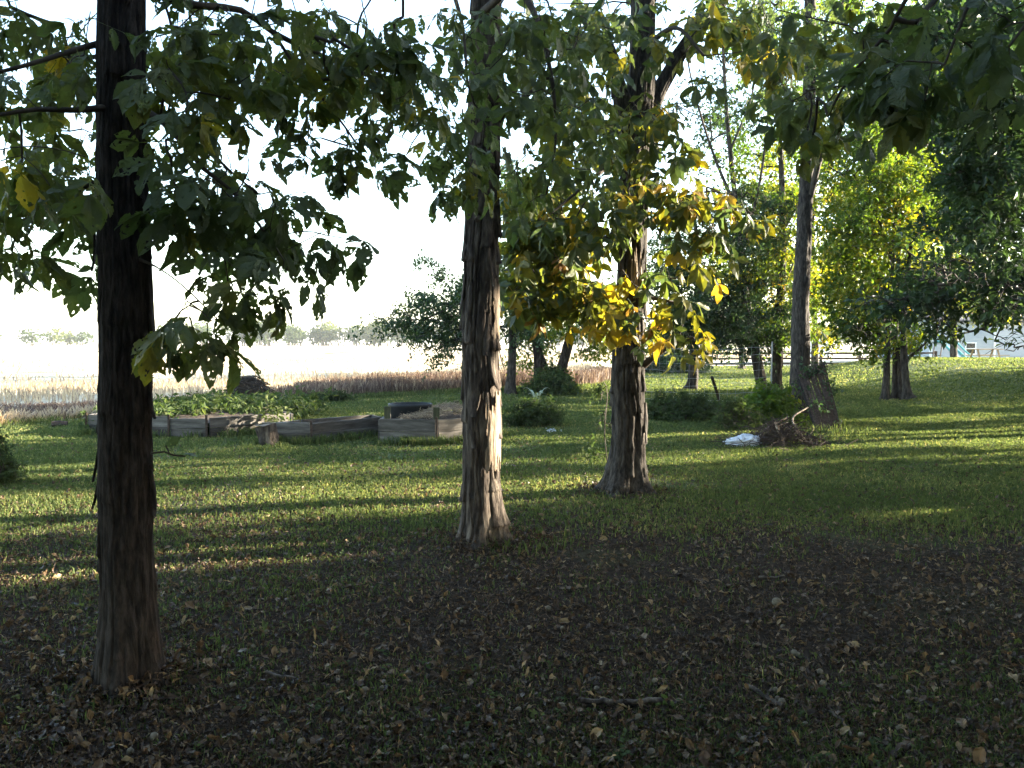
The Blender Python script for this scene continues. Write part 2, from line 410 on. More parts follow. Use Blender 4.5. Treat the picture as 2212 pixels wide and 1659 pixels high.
# ------------------------------------------------------------------ trunks
def trunk_mesh(acc, pts, nseg=96, step=.012, shag=.012, col_w=.05, plate=.45, groove=.008, flare=0.0, seed=0, lobes=5):
    """pts rows: x y z r.  A trunk whose bark stands in long strips, each lifting at its lower end"""
    c = curve_pts(pts, step); m = len(c)
    s = np.concatenate([[0], np.cumsum(np.linalg.norm(np.diff(c[:, :3], axis=0), axis=1))])
    ang = np.arange(nseg)*2*PI/nseg
    S, A = np.meshgrid(s, ang, indexing='ij'); R = np.repeat(c[:, 3:4], nseg, 1)
    ncol = max(5, int(2*PI*np.median(c[:, 3])/col_w))
    U = A/(2*PI)*ncol
    ca, sa = np.cos(A)*2, np.sin(A)*2
    warp = (fbm(ca*1.2, sa*1.2, S*1.6, s=seed, o=3)-.5)*2.2 + (vn(ca*3, sa*3, S*5, s=seed+9)-.5)*.7
    Uw = np.mod(U + warp, ncol); col = np.floor(Uw); fu = Uw-col
    rc = hsh(col, col*0, col*0, seed+3)
    Lp = plate*(.6+.9*rc); q = S/Lp + rc*7; fq = 1-(q-np.floor(q))
    rp = hsh(col, np.floor(q), col*0, seed+4)
    edge = np.minimum(fu, 1-fu)
    g = -groove*(1-smooth(0, .16, edge))
    lift = shag*(fq**4)*(rp > .35)*rp
    low = (fbm(ca*1.2, sa*1.2, S*1.8, s=seed+20, o=3)-.5)*.24*R
    fine = (fbm(ca*12, sa*12, S*9, s=seed+30, o=3)-.5)*.009
    lob = flare*np.exp(-S/.18)*(1+.55*np.cos(A*lobes + seed)+.35*np.cos(A*(lobes-2)+1.3*seed)) + flare*1.6*np.exp(-S/.07)*np.maximum(0, np.cos(A*lobes+seed+.4*np.sin(2*A)))**2
    RR = R + g + lift + low + fine + lob
    t = np.gradient(c[:, :3], axis=0); t /= np.linalg.norm(t, axis=1)[:, None]
    u = np.cross(t, [0, 1, 0]); u /= np.linalg.norm(u, axis=1)[:, None]; v = np.cross(t, u)
    V = c[:, None, :3] + RR[..., None]*(np.cos(A)[..., None]*u[:, None, :] + np.sin(A)[..., None]*v[:, None, :])
    i, k = np.meshgrid(np.arange(m-1), np.arange(nseg), indexing='ij'); i = i.ravel(); k = k.ravel()
    f = np.stack([i*nseg+k, (i+1)*nseg+k, (i+1)*nseg+(k+1) % nseg, i*nseg+(k+1) % nseg], 1)
    acc.add(V.reshape(-1, 3), f, .5)
def bark_strip(acc, p, heading, L, W, lift, rng, tint=.6, th=.006):
    """a loose strip of bark hanging on a trunk; p on the surface at its upper end"""
    n = 9; h = np.array([math.cos(heading), math.sin(heading), 0]); s = np.array([-h[1], h[0], 0])
    t = np.linspace(0, 1, n)
    cen = np.array(p) + np.outer(-t*L, [0, 0, 1]) + np.outer(lift*(t**2.2) + .004, h) + np.outer(.02*np.sin(t*3+rng.random()*5), s)
    wd = W/2*(np.sin(PI*(t*.9+.05))**.35)*(1+rng.normal(0, .14, n))
    v = np.concatenate([cen-s*wd[:, None], cen+h*th*.5, cen+s*wd[:, None], cen+s*wd[:, None]-h*th, cen-h*th, cen-s*wd[:, None]-h*th])
    f = []
    for k in range(6):
        for i in range(n-1):
            a = k*n+i; b = ((k+1) % 6)*n+i; f.append((a, b, b+1, a+1))
    f.append(tuple(k*n for k in range(6))); f.append(tuple(k*n+n-1 for k in range(6))[::-1])
    acc.add(v, f, tint)

def vtrunk(rows):
    """rows (view x, view y, depth, width in view px) -> x y z r"""
    out = []
    for (vx, vy, d, wd) in rows:
        p = P(vx, vy, d); out.append([*p, wd/2*d/F])
    return np.array(out)
def limb(rows, step=.10):
    return curve_pts(vtrunk(rows), step)

def make_tree(name, base, trunks, limbs, targets, tints, label, cat='tree', group=None, bark=m_bark, leafm=m_leaf, lod=1, k=3, size=1.0,
              seed=1, tk=None, grow_kw={}, fol_kw={}, strips=None):
    rng = np.random.default_rng(seed)
    root = empty(name, base, label, cat, group)
    tk = tk or {}; tas = []; brs = []
    for q, t in enumerate(trunks):
        ta = Acc(); trunk_mesh(ta, t, seed=seed+q, **tk); tas.append(ta)
    for st in strips or []: bark_strip(tas[0], *st, rng)
    for l in limbs:
        br = Acc(); tube(br, l[:, :3], l[:, 3], 8 if lod == 2 else 6); brs.append(br)
    allw = [curve_pts(t, .25) for t in trunks] + list(limbs)
    head = grow(tas+brs, allw, targets, rng, **grow_kw) if len(targets) else np.zeros((0, 3))
    for ta in tas: build(ta, 'trunk', bark, root, True)
    for br in brs: build(br, 'branch', m_twig if bark is not m_bark_far else m_bark_far, root, True)
    fo = Acc(); foliate(fo, targets, tints, head, rng, lod=lod, k=k, size=size, **fol_kw)
    if fo.n: build(fo, 'crown', leafm, root)
    return root
def cat2(*a):
    return np.concatenate([q[0] for q in a]), np.concatenate([q[1] for q in a])

#SETTING
# ------------------------------------------------------------------ ground
def ground_mat():
    m, n, L = M_('lawn_soil')
    ge = n.new('ShaderNodeTexCoord')
    n1 = n.new('ShaderNodeTexNoise'); n1.inputs['Scale'].default_value = .5; n1.inputs['Detail'].default_value = 5
    n2 = n.new('ShaderNodeTexNoise'); n2.inputs['Scale'].default_value = 22; n2.inputs['Detail'].default_value = 6
    n3 = n.new('ShaderNodeTexNoise'); n3.inputs['Scale'].default_value = 5; n3.inputs['Detail'].default_value = 8; n3.inputs['Roughness'].default_value = .75
    for q in (n1, n2, n3): L.new(ge.outputs['Object'], q.inputs['Vector'])
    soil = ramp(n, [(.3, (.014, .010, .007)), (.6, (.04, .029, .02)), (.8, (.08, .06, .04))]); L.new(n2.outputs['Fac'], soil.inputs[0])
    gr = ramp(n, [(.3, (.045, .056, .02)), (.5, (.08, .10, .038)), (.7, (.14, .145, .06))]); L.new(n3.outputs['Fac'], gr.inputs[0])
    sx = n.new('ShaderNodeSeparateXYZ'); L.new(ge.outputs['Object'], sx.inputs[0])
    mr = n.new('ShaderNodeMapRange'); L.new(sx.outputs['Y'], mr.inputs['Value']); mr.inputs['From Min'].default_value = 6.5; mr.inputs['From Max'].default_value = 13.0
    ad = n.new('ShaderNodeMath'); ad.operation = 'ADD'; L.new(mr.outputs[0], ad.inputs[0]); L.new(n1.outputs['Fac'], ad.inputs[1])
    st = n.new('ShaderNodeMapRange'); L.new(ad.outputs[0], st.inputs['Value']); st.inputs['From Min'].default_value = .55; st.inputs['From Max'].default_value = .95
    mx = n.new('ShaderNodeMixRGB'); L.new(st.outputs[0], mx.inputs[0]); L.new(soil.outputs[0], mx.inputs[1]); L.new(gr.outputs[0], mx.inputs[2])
    p = n.new('ShaderNodeBsdfPrincipled'); L.new(mx.outputs[0], p.inputs['Base Color']); p.inputs['Roughness'].default_value = 1; p.inputs['Specular IOR Level'].default_value = .05
    b = n.new('ShaderNodeBump'); b.inputs['Strength'].default_value = .8; b.inputs['Distance'].default_value = .03; L.new(n2.outputs['Fac'], b.inputs['Height']); L.new(b.outputs[0], p.inputs['Normal'])
    o = n.new('ShaderNodeOutputMaterial'); L.new(p.outputs[0], o.inputs[0]); return m
def sheet(xs, ys, zf, mat, name, keep=None):
    X, Y = np.meshgrid(xs, ys, indexing='ij'); Z = zf(X, Y); nx, ny = len(xs), len(ys)
    i, j = np.meshgrid(np.arange(nx-1), np.arange(ny-1), indexing='ij'); i = i.ravel(); j = j.ravel()
    f = np.stack([i*ny+j, (i+1)*ny+j, (i+1)*ny+j+1, i*ny+j+1], 1)
    if keep is not None:
        f = f[keep(X.ravel()[f].mean(1), Y.ravel()[f].mean(1))]
    a = Acc(); a.add(np.stack([X, Y, Z], -1).reshape(-1, 3), f); return build(a, name, mat, None, True)
gx = np.concatenate([-np.geomspace(3000, 40, 14), np.arange(-39, 40, .5), np.geomspace(40, 3000, 14)])
gy = np.concatenate([-np.geomspace(3000, 30, 10), np.arange(-29, 90, .5), np.geomspace(90, 4000, 20)])
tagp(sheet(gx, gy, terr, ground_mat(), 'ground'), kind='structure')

EDGE = np.array([(-300, 3), (-60, 9), (-20, 12), (-9.2, 14.2), (-7.6, 17.4), (-5.7, 20.5), (-1.5, 24.8), (2.8, 27.8), (6.0, 38), (9.0, 50.5), (60, 56), (300, 60)])
def edge_y(x): return np.interp(x, EDGE[:, 0], EDGE[:, 1])
m_field = solid('stubble_field', [(.3, (.30, .24, .16)), (.5, (.46, .39, .27)), (.7, (.58, .50, .36))], (1, .35, 1), 1.2, 1, .5, .05)
fx = np.concatenate([-np.geomspace(3000, 30, 18), np.arange(-29, 70, .5), np.geomspace(70, 3000, 14)])
a = Acc()
tt = np.concatenate([[0], np.geomspace(.5, 4000, 60)])
X, Tt = np.meshgrid(fx, tt, indexing='ij'); Y = edge_y(X) + .5*(vn(X*1.3, X*0)-.5) + Tt; Z = terr(X, Y) + .012
nx, ny = X.shape; i, j = np.meshgrid(np.arange(nx-1), np.arange(ny-1), indexing='ij'); i = i.ravel(); j = j.ravel()
a.add(np.stack([X, Y, Z], -1).reshape(-1, 3), np.stack([i*ny+j, (i+1)*ny+j, (i+1)*ny+j+1, i*ny+j+1], 1))
tagp(build(a, 'field', m_field, None, True), kind='structure')

# ------------------------------------------------------------------ grass, litter (uncountable)
rng = np.random.default_rng(21)
def sample_ground(n, d0, d1, margin=40, power=1.0):
    """points spread over the ground in and near the view, between two distances"""
    u = rng.random(n); y = (d0**(1-power) + u*(d1**(1-power)-d0**(1-power)))**(1/(1-power)) if power != 1 else d0*(d1/d0)**u
    half = .66*y + .8
    x = rng.uniform(-1, 1, n)*half
    return x, y
BEDS = []      # filled below: polygons to keep clear
def lawn_ok(x, y): return y < edge_y(x) - .1
def grassiness(x, y):
    g = smooth(5.8, 12.5, y + .62*np.abs(np.clip(x, -6, 6)-.6)) 
    return np.clip(.20 + .85*g + (1.3+1.0*g)*(fbm(x*.7, y*.7, s=40, o=4)-.5), .03, 1.1)
def blades(n, d0, d1, hmin, hmax, power, wid=1.0):
    x, y = sample_ground(n, d0, d1, power=power)
    k = lawn_ok(x, y) & (rng.random(n) < grassiness(x, y)); x = x[k]; y = y[k]; n = len(x)
    fd = np.where(y > .7*d1, 1-(y-.7*d1)/(.3*d1), 1)*np.where((d0 > 3) & (y < d0*1.5), (y-d0)/(d0*.5), 1); k = rng.random(n) < fd; x = x[k]; y = y[k]; n = len(x)
    z = terr(x, y)
    h = rng.uniform(hmin, hmax, n)*(.7+.6*vn(x*1.5, y*1.5, s=7)); a_ = rng.uniform(0, 2*PI, n); lean = rng.uniform(.1, 1.1, n)
    w2 = (.0022 + .00055*y)*wid
    dx, dy = np.cos(a_), np.sin(a_); b = rng.uniform(0, 2*PI, n); sx, sy = np.cos(b)*w2, np.sin(b)*w2
    v = np.empty((n, 5, 3))
    v[:, 0] = np.stack([x-sx, y-sy, z-.005], 1); v[:, 1] = np.stack([x+sx, y+sy, z-.005], 1)
    mx, my = x+dx*h*lean*.35, y+dy*h*lean*.35
    v[:, 2] = np.stack([mx+sx*.8, my+sy*.8, z+h*.6], 1); v[:, 3] = np.stack([mx-sx*.8, my-sy*.8, z+h*.6], 1)
    v[:, 4] = np.stack([x+dx*h*lean, y+dy*h*lean, z+h*(1-.25*lean)], 1)
    base = (np.arange(n)*5)[:, None]
    tint = np.clip(rng.normal(.45, .16, n) + .5*(fbm(x*.9, y*.9, s=50)-.5), 0, 1)
    return v.reshape(-1, 3), base + np.array([[0, 1, 2, 3]]), base + np.array([[3, 2, 4]]), tint
ga = Acc()
for args in ((300000, 1.9, 9.5, .012, .038, 1.6, .75), (400000, 5.5, 21, .022, .055, 1.3, 1.0), (260000, 12, 62, .03, .065, 1.3, 1.3)):
    v, q, t, ti = blades(*args); o0 = ga.n
    ga.add(v, q, ti); ga.l.append((t+o0).ravel()); ga.c.append(np.full(len(t), 3)); ga.t.append(ti)
def tufts(spots):
    xs_, ys_, hs_ = [], [], []
    for (x, y, r_, n, h) in spots:
        a_ = rng.uniform(0, 2*PI, n); q = r_*np.sqrt(rng.uniform(.15, 1, n)); xs_.append(x+q*np.cos(a_)); ys_.append(y+q*np.sin(a_)); hs_.append(h*rng.uniform(.4, 1.1, n))
    x, y, h = map(np.concatenate, (xs_, ys_, hs_)); n = len(x); z = terr(x, y); a_ = rng.uniform(0, 2*PI, n); le = rng.uniform(.1, .9, n); b = rng.uniform(0, PI, n); w2 = .002+.0004*y; sx, sy = np.cos(b)*w2, np.sin(b)*w2; dx, dy = np.cos(a_), np.sin(a_)
    v = np.empty((n, 5, 3)); v[:, 0] = np.stack([x-sx, y-sy, z-.005], 1); v[:, 1] = np.stack([x+sx, y+sy, z-.005], 1); mx, my = x+dx*h*le*.3, y+dy*h*le*.3
    v[:, 2] = np.stack([mx+sx*.8, my+sy*.8, z+h*.6], 1); v[:, 3] = np.stack([mx-sx*.8, my-sy*.8, z+h*.6], 1); v[:, 4] = np.stack([x+dx*h*le, y+dy*h*le, z+h*(1-.2*le)], 1)
    base = (np.arange(n)*5)[:, None]; ti_ = np.clip(rng.normal(.4, .18, n), 0, 1); o0 = ga.n; ga.add(v.reshape(-1, 3), base+np.array([[0, 1, 2, 3]]), ti_)
    ga.l.append((base+np.array([[3, 2, 4]])+o0).ravel()); ga.c.append(np.full(n, 3)); ga.t.append(ti_)
SP = [(-.3, 6.2, .35, 70, .09), (.12, 6.1, .4, 110, .10), (1.25, 8.2, .45, 120, .08), (-1.66, 3.5, .28, 90, .07), (5.4, 15.4, .8, 500, .2), (5.4, 13.6, .5, 300, .16), (-3.5, 11.7, .35, 200, .12)]
for k in range(60):
    t = rng.random(); q = [((-6.9, 13.2), (-4.8, 12.75)), ((-4.7, 12.75), (-3.7, 13.7)), ((-3.7, 12.1), (-3, 12.05)), ((-2.9, 12.1), (-2.1, 13.1)), ((-1.9, 12.05), (-1.1, 11.9)), ((-1.1, 11.9), (-.3, 12.5))][k % 6]
    SP.append((q[0][0]*(1-t)+q[1][0]*t, q[0][1]*(1-t)+q[1][1]*t, .14, 60, .16))
for k in range(160):
    x = rng.uniform(-12, 4); SP.append((x, edge_y(x)-rng.uniform(0, .4), .4, 50, .16))
for k in range(120):
    yy = rng.uniform(2.5, 14); SP.append((rng.uniform(-.6, .6)*yy, yy, rng.uniform(.08, .25), 22, .06))
tufts(SP)
tagp(build(ga, 'grass', m_grass), 'short green lawn grass thinning to bare litter under the trees', 'grass', kind='stuff')

def flat_frames(N, tilt, rng):
    a_ = rng.uniform(0, 2*PI, N); t = rng.normal(0, tilt, N); r = rng.normal(0, tilt, N)
    ca, sa, ct, st, cr, sr = np.cos(a_), np.sin(a_), np.cos(t), np.sin(t), np.cos(r), np.sin(r)
    y = np.stack([sa*ct, ca*ct, st], 1); x = np.stack([ca, -sa, np.zeros(N)], 1); z = np.cross(x, y)
    x2 = x*cr[:, None]+z*sr[:, None]; z2 = np.cross(x2, y)
    return np.stack([x2, y, z2], 2)
lit = Acc(); lr = np.random.default_rng(8)
LL = [leaflet(lr, 5, 2, curl=lr.uniform(-.5, .6), fold=lr.uniform(-.2, .9), wav=.08, W=lr.choice([.12, .2, .35, .5, .65])) for _ in range(14)]
def litter(n, d0, d1, smin, smax, power, tilt, zoff, tm, tsd, dens):
    x, y = sample_ground(n, d0, d1, power=power); k = lawn_ok(x, y) & (rng.random(n) < dens(x, y)); x = x[k]; y = y[k]; n = len(x)
    Mx = flat_frames(n, tilt, rng); s = rng.uniform(smin, smax, n); w_ = rng.integers(0, len(LL), n)
    T = np.stack([x, y, terr(x, y)+zoff+s*.12], 1); ti = np.clip(rng.normal(tm, tsd, n), 0, 1)
    for i_, (V, Fc) in enumerate(LL):
        q = w_ == i_; lit.inst(V, Fc, Mx[q]*s[q][:, None, None], T[q], ti[q])
under = lambda x, y: np.clip(1.15 - .85*smooth(9.0, 15.5, y + .4*np.abs(x-.6)), .1, 1)*(.6+.8*fbm(x*.8, y*.8, s=60))
litter(120000, 1.9, 11, .010, .030, 1.5, .9, .006, .38, .22, under)
litter(62000, 1.9, 15, .020, .05, 1.25, .6, .010, .44, .25, under)
litter(7000, 1.9, 13, .03, .07, 1.2, .5, .010, .52, .25, under)
litter(1500, 7, 18, .03, .055, 1.0, .3, .03, .6, .2, lambda x, y: .7*fbm(x*.6, y*.6, s=61)+.1)
for (cx, cy, r0, r1, n) in ((-1.66, 3.55, .12, .42, 900), (-.23, 6.15, .16, .55, 900), (1.15, 8.2, .18, .6, 900), (5.4, 15.4, .2, .8, 500)):
    a_ = rng.uniform(0, 2*PI, n); q_ = r0+(r1-r0)*rng.random(n)**1.4; s_ = rng.uniform(.02, .06, n); Mx = flat_frames(n, .7, rng); w_ = rng.integers(0, len(LL), n)
    hx = .07*np.exp(-((q_-r0)/.12)**1.0)*rng.uniform(.1, 1, n); T = np.stack([cx+q_*np.cos(a_), cy+q_*np.sin(a_), terr(cx, cy)+hx+.01], 1); ti_ = np.clip(rng.normal(.42, .2, n), 0, 1)
    for i_, (V, Fc) in enumerate(LL):
        q = w_ == i_; lit.inst(V, Fc, Mx[q]*s_[q][:, None, None], T[q], ti_[q])
tagp(build(lit, 'fallen_leaves', m_litter), 'curled brown and tan fallen leaves scattered under the hickories', 'leaf litter', kind='stuff')
# low broad-leaved weeds among the grass
cl = Acc()
def clover(n, d0, d1, power):
    x, y = sample_ground(n, d0, d1, power=power); k = lawn_ok(x, y) & (rng.random(n) < grassiness(x, y)*.55); x = x[k]; y = y[k]; n = len(x)
    Mx = flat_frames(n, .5, rng); s = rng.uniform(.10, .26, n)*(1+.02*y); w_ = rng.integers(0, len(SPR), n)
    T = np.stack([x, y, terr(x, y)+.03], 1); ti = np.clip(rng.normal(.45, .18, n)+.4*(fbm(x, y, s=51)-.5), 0, 1)
    for i_, (V, Fc) in enumerate(SPR):
        q = w_ == i_; cl.inst(V*np.array([1, 1, .35]), Fc, Mx[q]*s[q][:, None, None], T[q], ti[q])
clover(7000, 1.9, 9, 1.3); clover(14000, 8, 30, 1.1)
tagp(build(cl, 'ground_cover', m_weed), 'low broad-leaved weeds and clover growing through the lawn', 'ground cover', kind='stuff')

# ------------------------------------------------------------------ crops and stubble
cr = Acc()
def stalks(n, t0, t1, hmin, hmax, wd, xr, tm, lean=.35, tsd=.2, rowsp=.55):
    x = rng.uniform(*xr, n); t = rng.uniform(t0, t1, n); t = np.round(t/rowsp)*rowsp + rng.normal(0, .06, n)
    y = edge_y(x)+.25+np.maximum(t, 0); z = terr(x, y); h = rng.uniform(hmin, hmax, n)*(.6+.8*fbm(x*.8, y*.8, s=77))
    a_ = rng.uniform(0, 2*PI, n); le = rng.normal(0, lean, n); b = rng.uniform(-.8, .8, n); w2 = wd*(.6+.8*rng.random(n))
    sx, sy = np.cos(b)*w2, np.sin(b)*w2
    v = np.empty((n, 6, 3)); top = np.stack([x+np.cos(a_)*le*h, y+np.sin(a_)*le*h, z+h], 1); mid = np.stack([x+np.cos(a_)*le*h*.4, y+np.sin(a_)*le*h*.4, z+h*.55], 1)
    S = np.stack([sx, sy, np.zeros(n)], 1); B = np.stack([x, y, z], 1)
    v[:, 0] = B-S*.4; v[:, 1] = B+S*.4; v[:, 2] = mid+S; v[:, 3] = mid-S; v[:, 4] = top+S*.3; v[:, 5] = top-S*.3
    base = (np.arange(n)*6)[:, None]
    cr.add(v.reshape(-1, 3), np.concatenate([base+np.array([[0, 1, 2, 3]]), base+np.array([[3, 2, 4, 5]])]), np.tile(np.clip(rng.normal(tm, tsd, n), 0, 1), 2))
stalks(20000, 0, 5.5, .20, .46, .011, (-6.2, 4.2), .22, tsd=.3)
stalks(9000, 5, 15, .15, .30, .012, (-16, 4.5), .85)
stalks(15000, 0, 4.0, .06, .22, .012, (-15, -6.0), .25, .9, .3)
stalks(3500, -.2, .5, .1, .3, .012, (-14, -6.5), .95, .8)
stalks(14000, 15, 60, .12, .25, .02, (-45, 30), .9)
tagp(build(cr, 'crop_rows', m_crop), 'rows of dry brown crop stalks along the field edge', 'crop', kind='stuff')

#TREES
# ------------------------------------------------------------------ nearest hickory, left
def stub(*rows): return vtrunk(rows)
bx = G(282, 1480)
t1 = vtrunk([(283, 1500, 3.55, 138), (281, 1440, 3.55, 126), (278, 1330, 3.55, 116), (272, 1150, 3.55, 110), (271, 900, 3.55, 107), (270, 620, 3.55, 104), (264, 300, 3.55, 99), (263, 0, 3.55, 94), (262, -600, 3.6, 86), (255, -1500, 3.7, 70), (250, -2400, 3.9, 50)])
L1 = [limb([(300, 235, 3.5, 20), (350, 262, 3.45, 15), (395, 310, 3.4, 12), (440, 365, 3.4, 10), (510, 420, 3.4, 8), (570, 500, 3.45, 6), (620, 540, 3.5, 4)]),
      limb([(345, 258, 3.45, 10), (420, 268, 3.6, 8), (460, 330, 3.7, 7), (500, 372, 3.8, 5), (560, 420, 3.9, 4)]),
      limb([(300, -30, 3.6, 24), (400, 8, 3.7, 18), (520, 22, 3.9, 14), (590, 70, 4.0, 12), (700, 122, 4.1, 10), (790, 150, 4.3, 8), (880, 190, 4.5, 6), (930, 260, 4.6, 5), (980, 300, 4.7, 4)]),
      limb([(590, 70, 4.0, 8), (650, 160, 4.0, 6), (720, 240, 4.1, 5), (770, 310, 4.2, 4)]),
      limb([(240, 232, 3.5, 16), (150, 238, 3.3, 12), (80, 236, 3.2, 10), (0, 248, 3.1, 8), (-90, 260, 3.0, 6)]),
      limb([(240, 90, 3.6, 18), (190, 100, 3.5, 13), (130, 118, 3.4, 11), (60, 140, 3.3, 9), (-60, 170, 3.2, 7)]),
      limb([(240, 120, 3.6, 12), (170, 130, 3.8, 9), (120, 175, 3.9, 8), (60, 200, 4.0, 6)]),
      limb([(250, 380, 3.6, 12), (190, 400, 3.8, 8), (140, 445, 3.9, 6), (60, 470, 4.0, 5), (0, 500, 4.1, 4)]),
      limb([(300, 560, 3.5, 9), (335, 575, 3.45, 4), (380, 605, 3.4, 3), (430, 650, 3.4, 3), (470, 690, 3.4, 2.5)], .06),
      limb([(262, -200, 3.6, 40), (400, -500, 3.0, 28), (600, -900, 2.4, 18)]), limb([(262, -400, 3.6, 40), (100, -800, 3.2, 26), (-200, -1300, 2.8, 16)]),
      limb([(262, -700, 3.6, 36), (500, -1300, 4.6, 24), (700, -1600, 5.4, 14)])]
B1 = [(560, 60, 270, 80, 3.3, 4.8, 34, .36), (430, 110, 130, 90, 3.2, 4.2, 14, .42), (650, 130, 160, 70, 3.4, 4.6, 16, .38), (830, 80, 90, 60, 3.5, 4.4, 8, .25), (800, 150, 120, 50, 3.6, 4.8, 12, .38),
      (370, 200, 60, 55, 3.1, 4.0, 6, .34), (520, 190, 50, 30, 3.3, 4.0, 5, .4), (660, 190, 50, 25, 3.6, 4.2, 3, .36), (880, 190, 60, 30, 4.0, 4.6, 5, .35), (880, 255, 90, 30, 4.1, 4.8, 7, .25), (970, 270, 40, 45, 4.5, 5.0, 6, .3),
      (690, 320, 60, 25, 3.8, 4.3, 6, .22), (790, 300, 60, 45, 3.9, 4.4, 8, .25), (860, 340, 40, 22, 4.2, 4.6, 3, .3), (960, 390, 30, 30, 4.5, 4.9, 3, .28), (800, 390, 30, 15, 4.0, 4.3, 2, .3),
      (400, 310, 70, 40, 3.2, 3.8, 6, .34), (500, 330, 60, 30, 3.5, 4.0, 5, .38), (420, 390, 90, 45, 3.2, 3.9, 11, .3), (540, 400, 75, 45, 3.3, 4.0, 10, .34), (430, 460, 100, 35, 3.2, 3.9, 9, .3), (580, 470, 80, 30, 3.3, 3.9, 7, .3),
      (375, 430, 30, 70, 3.2, 3.8, 5, .36), (640, 520, 75, 25, 3.3, 3.7, 6, .27), (720, 545, 45, 20, 3.4, 3.7, 4, .25), (540, 530, 70, 30, 3.2, 3.8, 5, .3), (600, 580, 45, 22, 3.3, 3.6, 3, .32),
      (500, 590, 60, 25, 3.2, 3.7, 4, .32), (480, 645, 60, 25, 3.2, 3.6, 5, .36), (555, 640, 50, 18, 3.2, 3.6, 4, .42), (400, 715, 65, 25, 3.1, 3.5, 6, .42), (370, 755, 40, 20, 3.0, 3.4, 3, .5), (410, 735, 40, 20, 3.1, 3.5, 3, .45),
      (110, 60, 120, 75, 3.0, 4.4, 17, .36), (60, 180, 90, 60, 3.0, 4.2, 12, .4), (160, 160, 60, 60, 3.1, 4.2, 8, .4), (110, 300, 110, 60, 2.9, 4.2, 17, .46), (40, 340, 60, 40, 2.9, 3.6, 7, .55), (140, 400, 70, 30, 3.2, 4.2, 6, .42),
      (60, 440, 80, 40, 3.2, 4.4, 9, .38), (110, 480, 60, 30, 3.6, 4.4, 5, .4), (185, 500, 25, 45, 3.5, 4.1, 4, .3), (60, 560, 60, 25, 3.5, 4.2, 5, .4), (110, 600, 40, 20, 3.6, 4.2, 3, .42), (20, 520, 30, 30, 3.4, 4.0, 3, .4), (200, 570, 18, 20, 3.6, 4, 2, .3)]
r1 = np.random.default_rng(101)
B1 = [(b[0]+(18 if b[1] > 600 and b[0] > 340 else 0), b[1]-(48 if b[1] > 600 else 28 if b[1] > 420 else 0), *b[2:6], max(1, round(b[6]*(.9 if i < 8 else .62))), b[7]) for i, b in enumerate(B1)]
tg, ti = cat2(blob_targets(B1, r1), blob_targets([(300, -230, 900, 170, 3.2, 6.0, 80, .4)], r1), cloud_targets((-2.0, 2.0, 6.0), (4.4, 4.4, 2.8), 560, r1, .4))
st1 = [((-1.665+.105*math.cos(a_), 3.55+.105*math.sin(a_), z), a_, L_, W_, li) for (z, a_, L_, W_, li) in ((1.75, -.15, .22, .03, .03), (1.35, -.1, .18, .025, .035), (1.2, -3.0, .30, .03, .03), (2.3, -.3, .2, .03, .02), (.95, -.2, .2, .03, .02), (2.0, -2.9, .2, .03, .02), (1.0, -2.95, .22, .03, .04))]
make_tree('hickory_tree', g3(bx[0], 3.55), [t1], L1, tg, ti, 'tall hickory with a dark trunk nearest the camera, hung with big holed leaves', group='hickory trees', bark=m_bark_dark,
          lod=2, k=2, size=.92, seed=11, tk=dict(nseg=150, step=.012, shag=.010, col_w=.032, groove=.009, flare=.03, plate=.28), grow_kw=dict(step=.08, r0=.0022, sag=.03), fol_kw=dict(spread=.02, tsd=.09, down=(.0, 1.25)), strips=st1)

# ------------------------------------------------------------------ second hickory, centre
t2 = vtrunk([(1048, 1192, 6.15, 108), (1045, 1130, 6.15, 92), (1040, 1020, 6.15, 80), (1041, 900, 6.15, 80), (1037, 740, 6.15, 78), (1038, 600, 6.15, 73), (1041, 430, 6.15, 70), (1046, 250, 6.15, 68), (1050, 0, 6.15, 64), (1050, -500, 6.2, 56), (1060, -1000, 6.3, 44), (1040, -1500, 6.5, 26)])
L2 = [limb([(1075, 260, 6.1, 18), (1110, 225, 6.0, 12), (1160, 190, 5.9, 9), (1210, 140, 5.8, 6)]), limb([(1040, 30, 6.1, 20), (1100, -20, 5.6, 14), (1200, -60, 5.2, 10)]),
      limb([(1040, -60, 6.1, 20), (980, -40, 5.6, 12), (1000, 60, 5.2, 7), (1010, 180, 5.1, 5)]), limb([(1070, -100, 6.1, 22), (1150, 20, 5.7, 14), (1190, 160, 5.5, 9), (1200, 300, 5.5, 6), (1180, 420, 5.6, 4)]),
      limb([(1050, -400, 6.1, 30), (900, -800, 5.4, 18)]), limb([(1050, -600, 6.1, 30), (1300, -1000, 6.8, 18)])]
B2 = [(1010, 60, 30, 60, 5.0, 5.7, 7, .3), (1060, 80, 50, 70, 4.9, 5.6, 12, .3), (1150, 60, 70, 70, 5.0, 6.4, 22, .36), (1010, 200, 30, 60, 4.9, 5.4, 8, .3), (1030, 320, 35, 60, 4.9, 5.4, 10, .42), (1035, 400, 25, 25, 4.9, 5.2, 4, .3), (955, 320, 35, 30, 4.9, 5.4, 4, .5),
      (1160, 180, 70, 80, 5.1, 6.6, 24, .36), (1220, 300, 80, 90, 5.3, 6.8, 30, .36), (1130, 400, 50, 70, 5.4, 6.6, 16, .36), (1260, 120, 80, 100, 5.4, 7.2, 26, .34), (970, 0, 30, 25, 5.0, 5.5, 3, .3)]
r2 = np.random.default_rng(102)
B2 = [(*b[:6], max(1, round(b[6]*.62)), b[7]) for b in B2]
tg, ti = cat2(blob_targets(B2, r2), cloud_targets((-.2, 5.6, 7.4), (3.4, 3.6, 2.6), 330, r2, .38))
rs = np.random.default_rng(5); st2 = []
